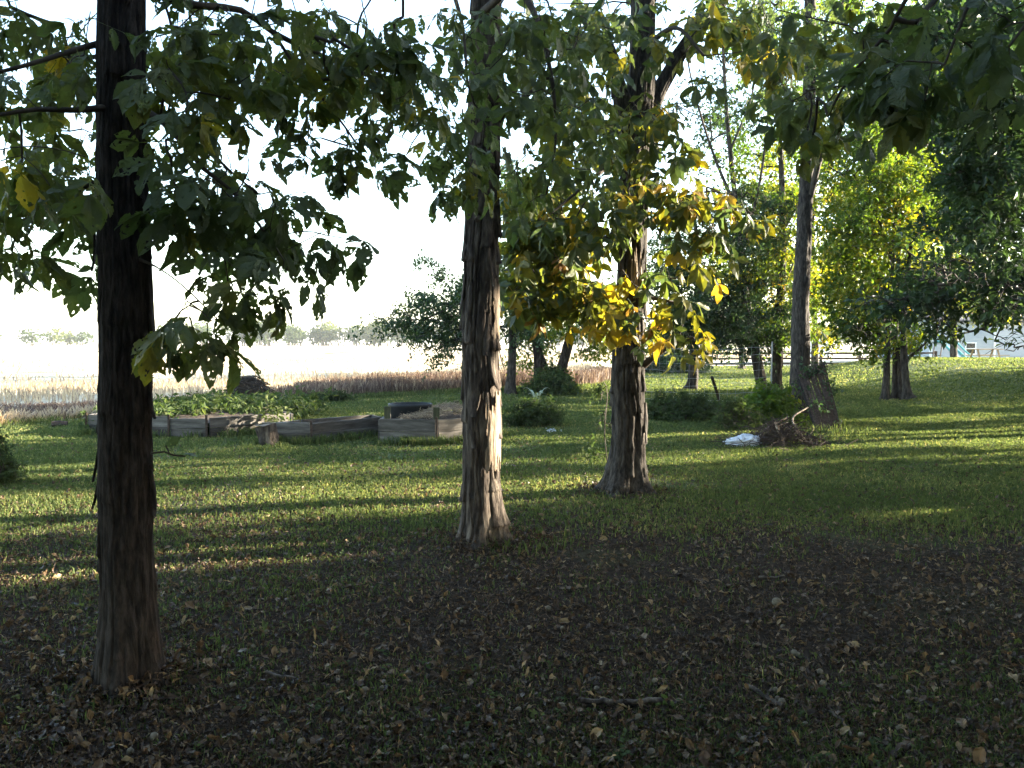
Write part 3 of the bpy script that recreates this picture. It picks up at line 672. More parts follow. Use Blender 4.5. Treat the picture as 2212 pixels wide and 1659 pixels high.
for (z, a_, L_, W_, li, tn) in ((1.72, -1.2, .32, .06, .035, .6), (1.45, -1.9, .5, .07, .03, .5), (1.45, -.7, .30, .06, .05, .7), (1.12, -1.95, .4, .05, .03, .6), (1.95, -2.2, .45, .05, .02, .5),
                       (.85, -2.1, .5, .05, .02, .4), (2.3, -1.0, .4, .05, .03, .6), (2.6, -.3, .35, .05, .04, .6), (1.6, -.05, .3, .05, .05, .6), (2.1, -2.8, .4, .05, .03, .5), (3.2, -2.9, .4, .05, .05, .5)):
    st2.append(((-.235+.125*math.cos(a_), 6.15+.125*math.sin(a_), z), a_, L_, W_, li))
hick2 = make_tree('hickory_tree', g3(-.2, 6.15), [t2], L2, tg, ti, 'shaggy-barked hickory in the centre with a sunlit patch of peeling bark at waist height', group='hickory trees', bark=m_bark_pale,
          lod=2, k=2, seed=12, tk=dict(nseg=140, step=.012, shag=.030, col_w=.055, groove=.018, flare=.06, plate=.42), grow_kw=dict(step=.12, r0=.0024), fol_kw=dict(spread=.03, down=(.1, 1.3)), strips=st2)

def painted_sun_patch(root, cx, cy, r, a0, a1, z0, z1, seed):
    """pale wood sheet following the trunk, painting a sunlit patch onto its bark"""
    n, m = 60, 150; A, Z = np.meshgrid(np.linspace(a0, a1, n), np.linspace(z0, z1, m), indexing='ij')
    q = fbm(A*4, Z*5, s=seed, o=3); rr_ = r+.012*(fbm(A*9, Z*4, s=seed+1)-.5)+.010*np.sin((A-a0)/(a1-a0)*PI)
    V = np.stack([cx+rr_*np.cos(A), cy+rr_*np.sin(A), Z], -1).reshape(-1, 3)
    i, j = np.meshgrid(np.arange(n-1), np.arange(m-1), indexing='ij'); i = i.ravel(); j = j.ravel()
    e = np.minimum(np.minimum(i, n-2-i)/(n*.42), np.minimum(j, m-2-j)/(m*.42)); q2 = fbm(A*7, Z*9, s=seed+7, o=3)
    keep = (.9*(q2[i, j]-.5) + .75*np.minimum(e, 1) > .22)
    a = Acc(); a.add(V, np.stack([i*m+j, (i+1)*m+j, (i+1)*m+j+1, i*m+j+1], 1)[keep]); build(a, 'painted_sunlit_wood', m_pale_wood, root, True)
painted_sun_patch(hick2, -.235, 6.15, .147, math.radians(-85), math.radians(8), .52, 1.14, 5)  # pale colour brightens the trunk where the sun strikes it
painted_sun_patch(hick2, -.235, 6.15, .142, math.radians(-60), math.radians(0), 1.5, 2.0, 9)
# ------------------------------------------------------------------ third hickory
t3 = vtrunk([(1350, 1075, 8.2, 104), (1352, 1030, 8.2, 84), (1357, 940, 8.2, 72), (1357, 800, 8.2, 70), (1362, 650, 8.2, 64), (1370, 480, 8.2, 60), (1374, 330, 8.2, 62), (1383, 240, 8.2, 60), (1387, 120, 8.2, 54), (1390, 0, 8.2, 50), (1395, -400, 8.2, 44), (1390, -800, 8.3, 34), (1400, -1200, 8.4, 20)])
t3b = vtrunk([(1378, 300, 8.2, 40), (1415, 215, 8.25, 32), (1450, 150, 8.3, 30), (1500, 70, 8.35, 26), (1560, 0, 8.4, 22), (1700, -200, 8.6, 16)])
t3c = vtrunk([(1365, 270, 8.2, 30), (1345, 215, 8.1, 27), (1325, 140, 8.05, 25), (1312, 90, 8.0, 20), (1310, 70, 8.0, 14)])
L3 = [limb([(1340, 500, 8.1, 16), (1300, 520, 7.8, 11), (1250, 555, 7.6, 9), (1200, 565, 7.5, 7), (1130, 550, 7.4, 5)]), limb([(1390, 790, 8.15, 16), (1420, 765, 8.0, 13), (1465, 738, 7.8, 9), (1500, 730, 7.7, 5)]),
      limb([(1385, 400, 8.2, 14), (1450, 430, 7.9, 9), (1540, 440, 7.6, 6), (1620, 460, 7.5, 4)]), limb([(1350, 330, 8.1, 14), (1300, 370, 7.6, 9), (1240, 420, 7.3, 6), (1180, 470, 7.1, 5)]), limb([(1385, 640, 8.1, 10), (1440, 650, 7.6, 7), (1480, 660, 7.3, 4)]),
      limb([(1395, 100, 8.2, 14), (1460, 60, 7.6, 9), (1520, 120, 7.2, 6)])]
B3 = [(1240, 30, 90, 60, 7.0, 8.8, 26, .34), (1260, 240, 90, 90, 6.8, 8.6, 40, .36), (1190, 430, 110, 60, 6.6, 8.4, 34, .42), (1250, 500, 90, 60, 6.8, 8.2, 34, .54), (1160, 560, 90, 50, 6.8, 8.0, 30, .62), (1230, 620, 110, 40, 6.8, 8.0, 34, .62), (1290, 660, 40, 40, 6.8, 7.8, 10, .72), (1140, 640, 40, 30, 6.9, 7.8, 8, .7), (1120, 480, 40, 60, 6.8, 7.8, 12, .5),
      (1390, 270, 70, 55, 7.2, 7.9, 22, .5), (1380, 380, 45, 80, 7.2, 7.9, 18, .5), (1440, 340, 50, 60, 7.0, 8.0, 14, .46), (1430, 460, 60, 50, 7.0, 8.0, 16, .52), (1520, 440, 90, 40, 7.0, 7.8, 24, .62), (1600, 460, 45, 25, 7.2, 7.8, 8, .68), (1500, 520, 60, 40, 7.0, 7.8, 14, .66), (1530, 570, 40, 20, 7.2, 7.7, 5, .6),
      (1440, 560, 35, 45, 7.2, 8.0, 7, .55), (1370, 600, 40, 40, 7.2, 7.8, 7, .66), (1370, 680, 40, 25, 7.1, 7.6, 5, .7), (1450, 650, 30, 22, 7.0, 7.6, 5, .62), (1460, 710, 40, 20, 7.1, 7.7, 6, .66), (1490, 730, 25, 12, 7.2, 7.6, 2, .66), (1400, 740, 12, 15, 7.3, 7.6, 1, .6),
      (1460, 60, 60, 60, 7.0, 8.6, 14, .42), (1560, 30, 60, 40, 7.2, 8.8, 12, .56), (1340, 40, 50, 40, 7.0, 8.0, 10, .3), (1660, 110, 60, 50, 7.0, 8.4, 9, .66), (1500, 180, 30, 25, 7.2, 8.0, 4, .45), (1340, 150, 30, 50, 7.0, 7.8, 6, .4), (1330, 430, 60, 40, 7.0, 8.0, 10, .46)]
r3 = np.random.default_rng(103)
B3 = [(*b[:6], max(1, round(b[6]*(1.0 if b[7] > .5 and b[0] < 1300 else 1.3 if b[7] > .5 and b[0] > 1480 else .68 if b[0] < 1300 else .55))), b[7]-(.09 if b[7] > .5 else 0)) for b in B3]
tg, ti = cat2(blob_targets(B3, r3), cloud_targets((1.6, 8.0, 8.6), (3.6, 3.6, 2.8), 300, r3, .4))
st3 = []
for (z, a_, L_, W_, li) in ((2.9, -1.4, .5, .07, .03), (2.2, -.9, .5, .06, .05), (1.7, -1.9, .5, .06, .03), (1.2, -1.2, .45, .07, .02), (3.3, -.4, .5, .06, .06), (3.7, -1.5, .4, .06, .03), (.9, -.7, .4, .06, .03)):
    st3.append(((1.2+.14*math.cos(a_), 8.2+.14*math.sin(a_), z), a_, L_, W_, li))
hick3 = make_tree('hickory_tree', g3(1.13, 8.2), [t3, t3b, t3c], L3, tg, ti, 'forked hickory right of centre with a splintered pale scar and yellow leaves', group='hickory trees', bark=m_bark,
          lod=1, k=3, seed=13, tk=dict(nseg=110, step=.016, shag=.030, col_w=.055, groove=.018, flare=.08, plate=.45), grow_kw=dict(step=.15, r0=.0026), fol_kw=dict(spread=.05, tsd=.17), strips=st3)
sa = Acc(); rs = np.random.default_rng(6)
for k_ in range(9):
    b = P(1366+k_*3.2, 640-abs(k_-4)*6, 7.99-.02*math.sin(k_)); t_ = P(1362+k_*3.6+rs.normal(0, 3), 560+rs.uniform(-25, 45), 7.97-rs.uniform(0, .06))
    tube(sa, [b, (b+t_)/2, t_], [.014, .012, .002], 4)
build(sa, 'splintered_wood', m_pale_wood, hick3)

# ------------------------------------------------------------------ fourth tree, with the leaning lattice
t4 = vtrunk([(1722, 915, 15.6, 50.4), (1724, 870, 15.6, 42.0), (1729, 760, 15.6, 38.6), (1730, 640, 15.6, 35.3), (1738, 480, 15.6, 31.1), (1744, 330, 15.6, 27.7), (1748, 200, 15.6, 25.2), (1750, 0, 15.6, 21.8), (1750, -200, 15.6, 16.8)])
L4 = [limb([(1752, 420, 15.5, 14), (1775, 330, 15.3, 12), (1800, 285, 15.2, 9), (1860, 220, 15, 6)], .3), limb([(1750, 350, 15.5, 10), (1700, 250, 15, 7), (1660, 160, 14.5, 5)], .3)]
r4 = np.random.default_rng(104)
B4 = [(1740, 180, 110, 90, 13.5, 16.5, 50, .25), (1700, 60, 130, 70, 13.5, 17, 60, .3), (1850, 120, 120, 110, 13.5, 17, 50, .25), (1740, 700, 30, 12, 15.2, 15.7, 4, .2)]
tg, ti = cat2(blob_targets(B4, r4), cloud_targets((5.4, 15.6, 9.4), (3.5, 3.5, 2.5), 160, r4, .3))
make_tree('hickory_tree', g3(5.4, 15.6), [t4], L4, tg, ti, 'slim grey hickory trunk with a slatted panel leaning on its foot', group='hickory trees', bark=m_bark,
          lod=0, k=4, size=.95, seed=14, tk=dict(nseg=56, step=.04, shag=.02, col_w=.08, groove=.014, flare=.08, plate=.5), grow_kw=dict(step=.3, r0=.004), fol_kw=dict(spread=.12))

# ------------------------------------------------------------------ leaves hanging in from a tree beside the camera
tq = np.array([[4.3, 2.9, -.1, .17], [4.3, 2.9, .3, .14], [4.25, 2.9, 2, .125], [4.2, 2.95, 4, .11], [4.2, 3.0, 7, .07]])
LQ = [limb([(2600, -900, 3.0, 60), (2250, -420, 3.4, 30), (1965, -15, 3.9, 10), (1925, 60, 4.0, 8), (1865, 130, 4.1, 7), (1820, 190, 4.2, 6), (1788, 252, 4.3, 5)]),
      limb([(2250, -420, 3.4, 20), (2150, -150, 3.5, 14), (2080, 40, 3.5, 8), (2040, 140, 3.5, 5)]), limb([(2600, -900, 3.0, 40), (2420, -300, 3.1, 20), (2250, 0, 3.2, 9), (2180, 100, 3.2, 6)])]
BQ = [(1990, 170, 130, 60, 3.5, 4.2, 20, .15), (2020, 90, 140, 60, 3.4, 4.4, 18, .18), (2120, 60, 90, 70, 3.1, 3.9, 13, .12), (1880, 90, 90, 60, 3.8, 4.6, 10, .3), (1760, 250, 80, 50, 4.3, 5.2, 22, .36), (1700, 200, 50, 40, 4.5, 5.4, 9, .34), (1820, 200, 50, 40, 4.1, 4.8, 8, .26), (1990, 210, 60, 30, 3.6, 4.0, 5, .1),
      (1720, 40, 90, 40, 4.2, 5.2, 10, .36), (2190, 180, 40, 60, 3.2, 3.8, 5, .12), (1900, 0, 120, 30, 3.8, 4.6, 8, .3), (2140, -20, 120, 40, 3.2, 4.0, 10, .15)]
rq = np.random.default_rng(105)
BQ = [(*b[:6], max(1, round(b[6]*.5)), b[7]+.08) for b in BQ]
tg, ti = cat2(blob_targets(BQ, rq), cloud_targets((2.8, 1.8, 5.4), (4.6, 4.2, 2.4), 600, rq, .3))
make_tree('hickory_tree', g3(4.3, 2.9), [tq], LQ, tg, ti, 'hickory beside the camera whose dark leaf fans hang into the upper right corner', group='hickory trees', bark=m_bark_dark,
          lod=2, k=2, seed=15, tk=dict(nseg=48, step=.06, flare=.03), grow_kw=dict(step=.1, r0=.0024), fol_kw=dict(spread=.02, down=(.1, 1.2)))

# ------------------------------------------------------------------ mid-distance trees
def vcloud(blobs, seed, extra=None, g=1.8):
    r = np.random.default_rng(seed); pts, tin = [], []
    for (cx, cy, rx, ry, d0, d1, n, tm) in blobs:
        for _ in range(max(2, int(n*g/9))):
            c = P(cx+rx*.62*r.normal(), cy+ry*.62*r.normal(), r.uniform(d0, d1)); m = r.integers(5, 13); sc = (d0/22)**.5
            a_ = r.uniform(0, 2*PI); q = r.normal(size=(m, 3))*np.array([.42, .20, .07])*sc; t2_ = tm+r.normal(0, .09)
            o_ = np.stack([q[:, 0]*math.cos(a_)-q[:, 1]*math.sin(a_), q[:, 0]*math.sin(a_)+q[:, 1]*math.cos(a_), q[:, 2]-.25*np.abs(q[:, 0])], 1)
            pts.append(c+o_); tin.append(np.full(m, t2_))
    p = np.concatenate(pts), np.concatenate(tin)
    return cat2(p, cloud_targets(*extra[0], extra[1], r, extra[2])) if extra else p
FK = dict(nseg=32, step=.07, shag=.02, col_w=.09, groove=.015, flare=.03)
# clump left of centre: straight trunk, striped trunk, leaning trunk with a bush at its foot
tg, ti = vcloud([(1110, 700, 30, 50, 22, 25, 30, .35), (1100, 620, 40, 50, 22, 26, 30, .4), (1040, 650, 70, 60, 22, 26, 60, .3), (960, 660, 60, 55, 22.5, 25, 60, .22), (920, 710, 60, 35, 22.5, 25, 40, .22), (960, 745, 50, 22, 22.5, 24.5, 24, .3), (985, 600, 40, 30, 22.5, 25, 18, .2), (880, 695, 25, 14, 23, 24.5, 8, .2)], 201)
make_tree('walnut_tree', G(1104, 850), [vtrunk([(1103, 855, 23.5, 30), (1103, 835, 23.5, 22), (1106, 780, 23.5, 18), (1108, 700, 23.5, 16), (1104, 600, 23.5, 13), (1100, 480, 23.5, 9)])],
          [limb([(1106, 650, 23.5, 9), (1040, 640, 23.6, 6), (960, 670, 23.7, 4), (900, 700, 23.8, 3)], .4), limb([(1104, 700, 23.5, 7), (1030, 720, 23.4, 4), (950, 745, 23.3, 3)], .4)], tg, ti,
          'straight young tree whose grey-green branches reach left over the field, beside the leaning trunks', group='trees across the lawn', bark=m_bark_far, leafm=m_green, lod=0, k=5, size=1.0, seed=31, tk=FK, grow_kw=dict(step=.4, r0=.004), fol_kw=dict(spread=.14, shape='sprig', down=(-.2, .7), tsd=.14))
tg, ti = vcloud([(1150, 640, 60, 40, 23, 26, 40, .4), (1260, 700, 70, 50, 23, 26, 50, .4), (1180, 720, 50, 50, 23, 26, 44, .35), (1290, 740, 40, 25, 23, 26, 20, .35), (1150, 560, 80, 60, 23, 27, 40, .35), (1130, 400, 60, 60, 23, 27, 50, .2), (1110, 440, 30, 50, 23, 26, 30, .1)], 202)
make_tree('walnut_tree', G(1195, 852), [vtrunk([(1160, 850, 24, 20), (1163, 790, 24, 19), (1158, 730, 24, 17), (1148, 650, 24, 14), (1135, 520, 24, 10), (1120, 420, 24, 7)]),
          vtrunk([(1196, 856, 24, 36), (1200, 835, 24, 28), (1212, 800, 24, 23), (1232, 725, 24, 20), (1243, 655, 24, 17), (1262, 560, 24, 12), (1275, 450, 24, 8)]), vtrunk([(1195, 850, 24, 14), (1182, 800, 24, 12), (1168, 760, 24, 9), (1155, 700, 24, 6)])],
          [limb([(1240, 690, 24, 9), (1270, 660, 24, 7), (1310, 640, 24, 4)], .4)], tg, ti,
          'clump of three trunks fanning from one foot, the thickest leaning right', group='trees across the lawn', bark=m_bark_far, leafm=m_gold, lod=0, k=5, size=1.0, seed=32, tk=FK, grow_kw=dict(step=.4, r0=.004), fol_kw=dict(spread=.14, shape='sprig', down=(-.2, .7), tsd=.14))
def shrub(name, vx, vy, d, rw, h, n, label, cat, leafm=m_green, size=1.0, tm=.4, seed=0, group=None, yr=.7, flat=1.0):
    r = np.random.default_rng(seed); b = g3(*(P(vx, vy, d)[:2]))
    o = empty(name, b, label, cat, group)
    pts = []
    for _ in range(n):
        a_ = r.uniform(0, 2*PI); q = math.sqrt(r.random()); zz = r.random()**.7
        s = (1-.55*zz**2)*(.45+1.05*float(vn(math.cos(a_)*2.5+seed, math.sin(a_)*2.5, zz*3, 3)))
        pts.append(b+np.array([rw*q*s*math.cos(a_), rw*yr*q*s*math.sin(a_), .04+h*zz*(1-.5*q*flat)*(.25+1.3*float(vn(a_*1.6, q*4, seed, 4)))]))
    pts = np.array(pts); st = Acc()
    stems = [np.array([b+np.array([r.normal(0, rw*.12), r.normal(0, rw*.1), 0])+np.array([0, 0, t*h*.3]) for t in (0, .5, 1)]) for _ in range(6)]
    sts = [Acc() for _ in stems]; hd = grow(sts, [np.c_[s, np.full(3, .01)] for s in stems], pts, r, step=max(.15, rw*.25), r0=.003, nseg=3)
    for q_ in sts:
        if q_.n: build(q_, 'stem', m_twig, o)
    fo = Acc()
    foliate(fo, pts, np.full(n, tm), hd, r, k=4, size=size*.75, spread=.05*max(size, .5), shape='sprig', down=(-.6, .9)); build(fo, 'foliage', leafm, o)
    return o
shrub('shrub', 1190, 850, 23.3, .85, .85, 260, 'bushy green shrub at the foot of the three-trunk clump', 'shrub', m_green, 1.2, .55, 41)
# three slender trees in the middle of the lawn
tg, ti = vcloud([(1500, 640, 70, 60, 24, 28, 90, .3), (1480, 700, 50, 40, 24, 27, 60, .25), (1450, 600, 50, 60, 24, 28, 50, .45), (1500, 540, 60, 50, 24, 28, 60, .45), (1530, 710, 50, 25, 24, 27, 40, .25)], 203)
make_tree('walnut_tree', G(1495, 843), [vtrunk([(1492, 846, 26, 30), (1497, 820, 26, 22), (1499, 760, 26, 20), (1505, 660, 26, 16), (1510, 560, 26, 11), (1500, 470, 26, 7)])], [], tg, ti,
          'dark slender tree behind the wire fence, left of the crooked pair', group='trees across the lawn', bark=m_bark_far, leafm=m_green, lod=0, k=4, size=1.15, seed=33, tk=FK, grow_kw=dict(step=.4, r0=.005), fol_kw=dict(spread=.16, shape='sprig', down=(-.2, .6), tsd=.14))
tg, ti = vcloud([(1600, 620, 60, 70, 23, 27, 100, .3), (1560, 700, 60, 40, 23, 27, 70, .2), (1630, 700, 50, 35, 23, 26, 50, .2), (1560, 320, 70, 100, 23, 28, 26, .25), (1590, 180, 90, 90, 23, 29, 60, .15), (1630, 430, 60, 70, 23, 28, 60, .3), (1560, 500, 70, 50, 24, 28, 60, .4), (1660, 540, 60, 60, 24, 28, 60, .45)], 204)
make_tree('walnut_tree', G(1646, 850), [vtrunk([(1648, 853, 24.5, 34), (1645, 830, 24.5, 24), (1632, 760, 24.5, 21), (1620, 700, 24.5, 18), (1605, 600, 24.5, 14), (1590, 450, 24.5, 11), (1570, 250, 24.5, 8), (1560, 60, 24.5, 5)])],
          [limb([(1590, 450, 24.5, 8), (1540, 330, 24.5, 6), (1500, 200, 24.5, 4), (1480, 100, 24.5, 3)], .4), limb([(1600, 560, 24.5, 8), (1640, 400, 24.5, 6), (1660, 250, 24.5, 4)], .4), limb([(1575, 330, 24.5, 6), (1620, 220, 24.5, 4), (1640, 120, 24.5, 3)], .4)], tg, ti,
          'crooked tree leaning left with thin high branches against the sky', group='trees across the lawn', bark=m_bark_far, leafm=m_green, lod=0, k=4, size=1.15, seed=34, tk=FK, grow_kw=dict(step=.4, r0=.005), fol_kw=dict(spread=.16, shape='sprig', down=(-.2, .6), tsd=.14))
tg, ti = vcloud([(1680, 600, 60, 90, 24, 28, 110, .45), (1680, 450, 60, 80, 24, 28, 80, .5), (1650, 330, 60, 70, 24, 28, 60, .35), (1690, 710, 40, 30, 24, 27, 40, .25), (1780, 560, 40, 100, 25, 29, 60, .6), (1800, 430, 40, 60, 25, 29, 40, .55), (1690, 180, 70, 110, 24, 29, 90, .2), (1620, 60, 90, 70, 24, 29, 60, .2), (1760, 650, 50, 60, 25, 29, 50, .35)], 205)
make_tree('walnut_tree', G(1677, 846), [vtrunk([(1677, 850, 25, 32), (1677, 820, 25, 24), (1680, 720, 25, 21), (1688, 600, 25, 17), (1690, 450, 25, 13), (1685, 300, 25, 9), (1680, 150, 25, 6)])],
          [limb([(1690, 500, 25, 8), (1740, 420, 25.5, 6), (1800, 380, 26, 4)], .4)], tg, ti,
          'upright grey-trunked tree just left of the tree with the leaning panel', group='trees across the lawn', bark=m_bark_far, leafm=m_gold, lod=0, k=4, size=1.15, seed=35, tk=FK, grow_kw=dict(step=.4, r0=.005), fol_kw=dict(spread=.16, shape='sprig', down=(-.2, .6), tsd=.14))
tg, ti = vcloud([(1602, 700, 50, 45, 42, 48, 70, .3), (1440, 700, 70, 30, 42, 50, 60, .3)], 206)
make_tree('walnut_tree', G(1602, 794), [vtrunk([(1602, 796, 44, 14), (1602, 770, 44, 11), (1600, 700, 44, 9), (1602, 620, 44, 6)])], [], tg, ti,
          'small distant tree standing at the rail fence', group='trees across the lawn', bark=m_bark_far, leafm=m_green, lod=0, k=6, size=1.6, seed=36, tk=FK, grow_kw=dict(step=.7, r0=.008), fol_kw=dict(spread=.3, shape='sprig'))
for (vx, d, bl, gm, sd, lab) in ((1760, 40, [(1770, 560, 80, 120, 38, 44, 70, .5), (1700, 400, 90, 110, 38, 44, 60, .5), (1620, 560, 80, 90, 38, 44, 50, .4), (1760, 690, 60, 40, 38, 42, 24, .6)], m_gold, 221, 'tall pale tree seen behind the slim hickory, beyond the rail fence'),
                              (2060, 38, [(2050, 520, 100, 120, 36, 42, 80, .55), (2010, 380, 90, 90, 36, 42, 50, .4), (2120, 640, 80, 60, 36, 42, 40, .5), (2060, 200, 90, 80, 36, 42, 40, .4)], m_gold, 222, 'tall sunlit tree rising behind the multi-stem tree')):
    tg, ti = vcloud(bl, sd)
    make_tree('walnut_tree', g3(*(P(vx, 780, d)[:2])), [vtrunk([(vx, 800, d, 16), (vx, 700, d, 13), (vx-6, 500, d, 10), (vx, 300, d, 7)])], [], tg, ti, lab, group='trees across the lawn', bark=m_bark_far, leafm=gm, lod=0, k=5, size=2.0, seed=sd, tk=FK,
              grow_kw=dict(step=.7, r0=.006), fol_kw=dict(spread=.3, shape='sprig', down=(-.2, .6), tsd=.14))
# golden multi-stem tree on the right
tg, ti = vcloud([(1930, 640, 90, 60, 20, 24, 150, 0.50), (1930, 520, 120, 80, 20, 25, 210, 0.43), (1900, 400, 90, 80, 20, 25, 120, 0.30), (2000, 420, 90, 90, 20, 25, 140, 0.30), (1940, 300, 120, 70, 20.5, 25, 110, 0.28), (1930, 710, 80, 35, 20.5, 23, 80, 0.38), (1830, 620, 50, 60, 20.5, 24, 60, 0.38), (1870, 690, 60, 35, 20.5, 23.5, 50, 0.18), (2050, 300, 50, 60, 21, 25, 50, 0.33), (1830, 500, 40, 60, 21, 24, 50, 0.38), (1950, 745, 14, 12, 20.5, 22, 5, 0.48),
              (1830, 330, 60, 80, 20, 25, 60, 0.23), (1900, 180, 130, 80, 20, 25, 110, 0.23), (2040, 130, 80, 110, 21, 26, 90, 0.28), (1860, 40, 140, 70, 20, 26, 90, 0.18), (2090, 420, 40, 80, 21, 26, 50, 0.38)], 207)
make_tree('multi_stem_tree', G(1935, 862), [vtrunk([(1911, 867, 21, 20.3), (1913, 840, 21, 14.8), (1917, 760, 21, 12.5), (1921, 640, 21, 10.1), (1935, 480, 21, 7.8), (1940, 330, 21, 5.5)]), vtrunk([(1934, 860, 21.3, 14.0), (1934, 830, 21.3, 11.7), (1934, 760, 21.3, 10.1), (1940, 600, 21.3, 7.8), (1950, 420, 21.3, 5.5)]),
          vtrunk([(1962, 860, 20.8, 23.4), (1959, 840, 20.8, 15.6), (1952, 760, 20.8, 13.3), (1955, 640, 20.8, 10.1), (1975, 480, 20.8, 7.0)]), vtrunk([(1945, 860, 21.2, 7.8), (1944, 820, 21.2, 7.0), (1942, 740, 21.2, 5.5)])],
          [limb([(1925, 560, 21, 9), (1890, 460, 21, 7), (1850, 400, 21, 5), (1790, 360, 21, 3)], .4), limb([(1940, 450, 21, 7), (2000, 380, 21, 5), (2060, 330, 21, 3)], .4), limb([(1960, 775, 21, 7), (1985, 755, 21, 5), (2005, 735, 21, 4)], .4)], tg, ti,
          'yellow-green tree of several close stems standing on the lawn before the grassy bank', group='trees across the lawn', bark=m_bark_far, leafm=m_gold, lod=0, k=4, size=1.15, seed=37, tk=FK, grow_kw=dict(step=.4, r0=.004), fol_kw=dict(spread=.15, shape='sprig', down=(-.2, .6), tsd=.14))
# dark green tree at the right edge
tg, ti = vcloud([(2150, 480, 90, 110, 11, 16, 160, .2), (2110, 590, 120, 40, 11, 16, 150, .2), (2200, 640, 30, 70, 11, 15, 70, .3), (1960, 640, 80, 24, 12, 15, 50, .2), (2150, 300, 90, 90, 11, 16, 170, .02), (2160, 120, 80, 100, 11, 16, 190, .02), (2060, 40, 70, 50, 11, 16, 70, .05), (2060, 560, 60, 60, 12, 16, 60, .22), (2205, 730, 20, 30, 12, 15, 24, .45), (2040, 690, 24, 10, 12, 13, 8, .2), (2100, 220, 60, 60, 12, 16, 30, .15), (2170, 400, 60, 30, 14, 16, 24, .5)], 208)
r9 = np.random.default_rng(109)
tg, ti = cat2((tg, ti), cloud_targets((10.5, 13.5, 5.5), (3.6, 4.5, 4.8), 420, r9, .2))
make_tree('maple_tree', g3(10.6, 13.6), [np.array([[10.6, 13.6, -.1, .24], [10.6, 13.6, .4, .19], [10.5, 13.6, 3, .16], [10.4, 13.5, 6, .11], [10.4, 13.4, 9, .05]])],
          [limb([(2560, 560, 13.6, 24), (2300, 620, 13.4, 14), (2212, 640, 13.3, 12), (2150, 655, 13.2, 9), (2060, 640, 13.1, 6), (1960, 655, 13, 4)], .3), limb([(2560, 300, 13.5, 24), (2300, 380, 13.3, 12), (2170, 400, 13.2, 7), (2080, 420, 13, 4)], .3),
           limb([(2212, 655, 13.3, 8), (2150, 700, 13, 6), (2060, 725, 12.8, 4), (2020, 735, 12.8, 3)], .3), limb([(2560, 40, 13.5, 20), (2300, 120, 13.3, 10), (2150, 200, 13, 5)], .3)], tg, ti,
          'dark green tree at the right edge whose boughs hang in front of the white house', bark=m_bark_far, leafm=m_green, lod=0, k=4, size=1.15, seed=38, tk=FK, grow_kw=dict(step=.3, r0=.004), fol_kw=dict(spread=.14, shape='sprig', down=(-.2, .7), tsd=.14))

# ------------------------------------------------------------------ unseen trees added beyond the frame to shade the lawn and foreground
def unseen_shade_tree(x, y, h, rw, n, seed, label, zlow=1.2, size=1.7, name='walnut_tree'):
    r = np.random.default_rng(seed)
    tg_, ti_ = cloud_targets((x, y, (h+zlow)/2), (rw, rw, (h-zlow)/2), n, r, .3, zmin=zlow*.6, shell=.1)
    return make_tree(name, g3(x, y), [np.array([[x, y, -.1, .22], [x, y, .4, .17], [x+.1, y, h*.4, .13], [x, y+.1, h*.85, .05]])], [], tg_, ti_, label, group='unseen grove added for shade', bark=m_bark_far, leafm=m_green, lod=0, k=4, size=size, seed=seed,
                     tk=dict(nseg=16, step=.2), grow_kw=dict(step=.8, r0=.008, nseg=3), fol_kw=dict(spread=.3))
#SHADE TREES
for i_, (x, y, h, rw, n) in enumerate([(10.5, 3.5, 9, 3.2, 700), (13, 8.5, 9, 3.0, 560), (8.0, .5, 8, 2.6, 560), (17.5, 11.2, 8, 2.6, 380), (15, 4.5, 9, 3.2, 500), (3.0, -4.5, 9, 4.2, 700), (-4.5, -3.5, 9, 4.2, 700), (-8.5, 1.0, 8, 3.2, 420), (9.0, -5.0, 9, 4.0, 500), (21, 17, 9, 2.8, 500), (17.5, 20, 6.0, 2.6, 520), (20.5, 24.5, 6.0, 2.6, 460), (25, 28, 6, 3, 400), (15.5, 16.2, 7, 2.2, 420), (24, 21, 7, 3, 400), (7.0, -2.2, 7, 2.6, 420), (7.6, 3.4, 4.6, 2.0, 420), (.5, -3.6, 8, 3.6, 520), (10.8, 6.9, 7, 2.2, 450)]):
    unseen_shade_tree(x, y, h, rw, n, 300+i_, 'unseen leafy tree added outside the picture to cast shade')

#OBJECTS
# ------------------------------------------------------------------ raised garden beds
m_board = solid('weathered_board', [(.25, (.03, .025, .02)), (.45, (.07, .062, .054)), (.62, (.12, .108, .094)), (.8, (.2, .185, .16))], (1.5, 1.5, 11), 1.8, .85, .35, .003, tint=.5)
m_post = solid('mossy_post', [(.3, (.03, .035, .02)), (.7, (.09, .09, .05))], (12, 12, 2), 2, .9, .5, .01)
m_soil = solid('bed_soil', [(.3, (.03, .022, .015)), (.7, (.09, .065, .045))], (1, 1, 1), 14, 1, .8, .03)
m_black = solid('black_plastic', [(.3, (.008, .009, .010)), (.7, (.022, .023, .024))], (1, 1, 1), 8, .55, .1, .004)
m_rust = solid('rusty_metal', [(.3, (.02, .014, .010)), (.7, (.085, .055, .04))], (1, 1, 1), 30, .8, .4, .003)
m_white = solid('white_paint', [(.3, (.62, .64, .66)), (.7, (.80, .81, .82))], (1, 1, 1), 3, .6, .05, .002)
m_wire = solid('galvanised_wire', [(.3, (.25, .26, .26)), (.7, (.42, .43, .42))], (1, 1, 1), 30, .5, 0, metal=.4)
orng = np.random.default_rng(55)
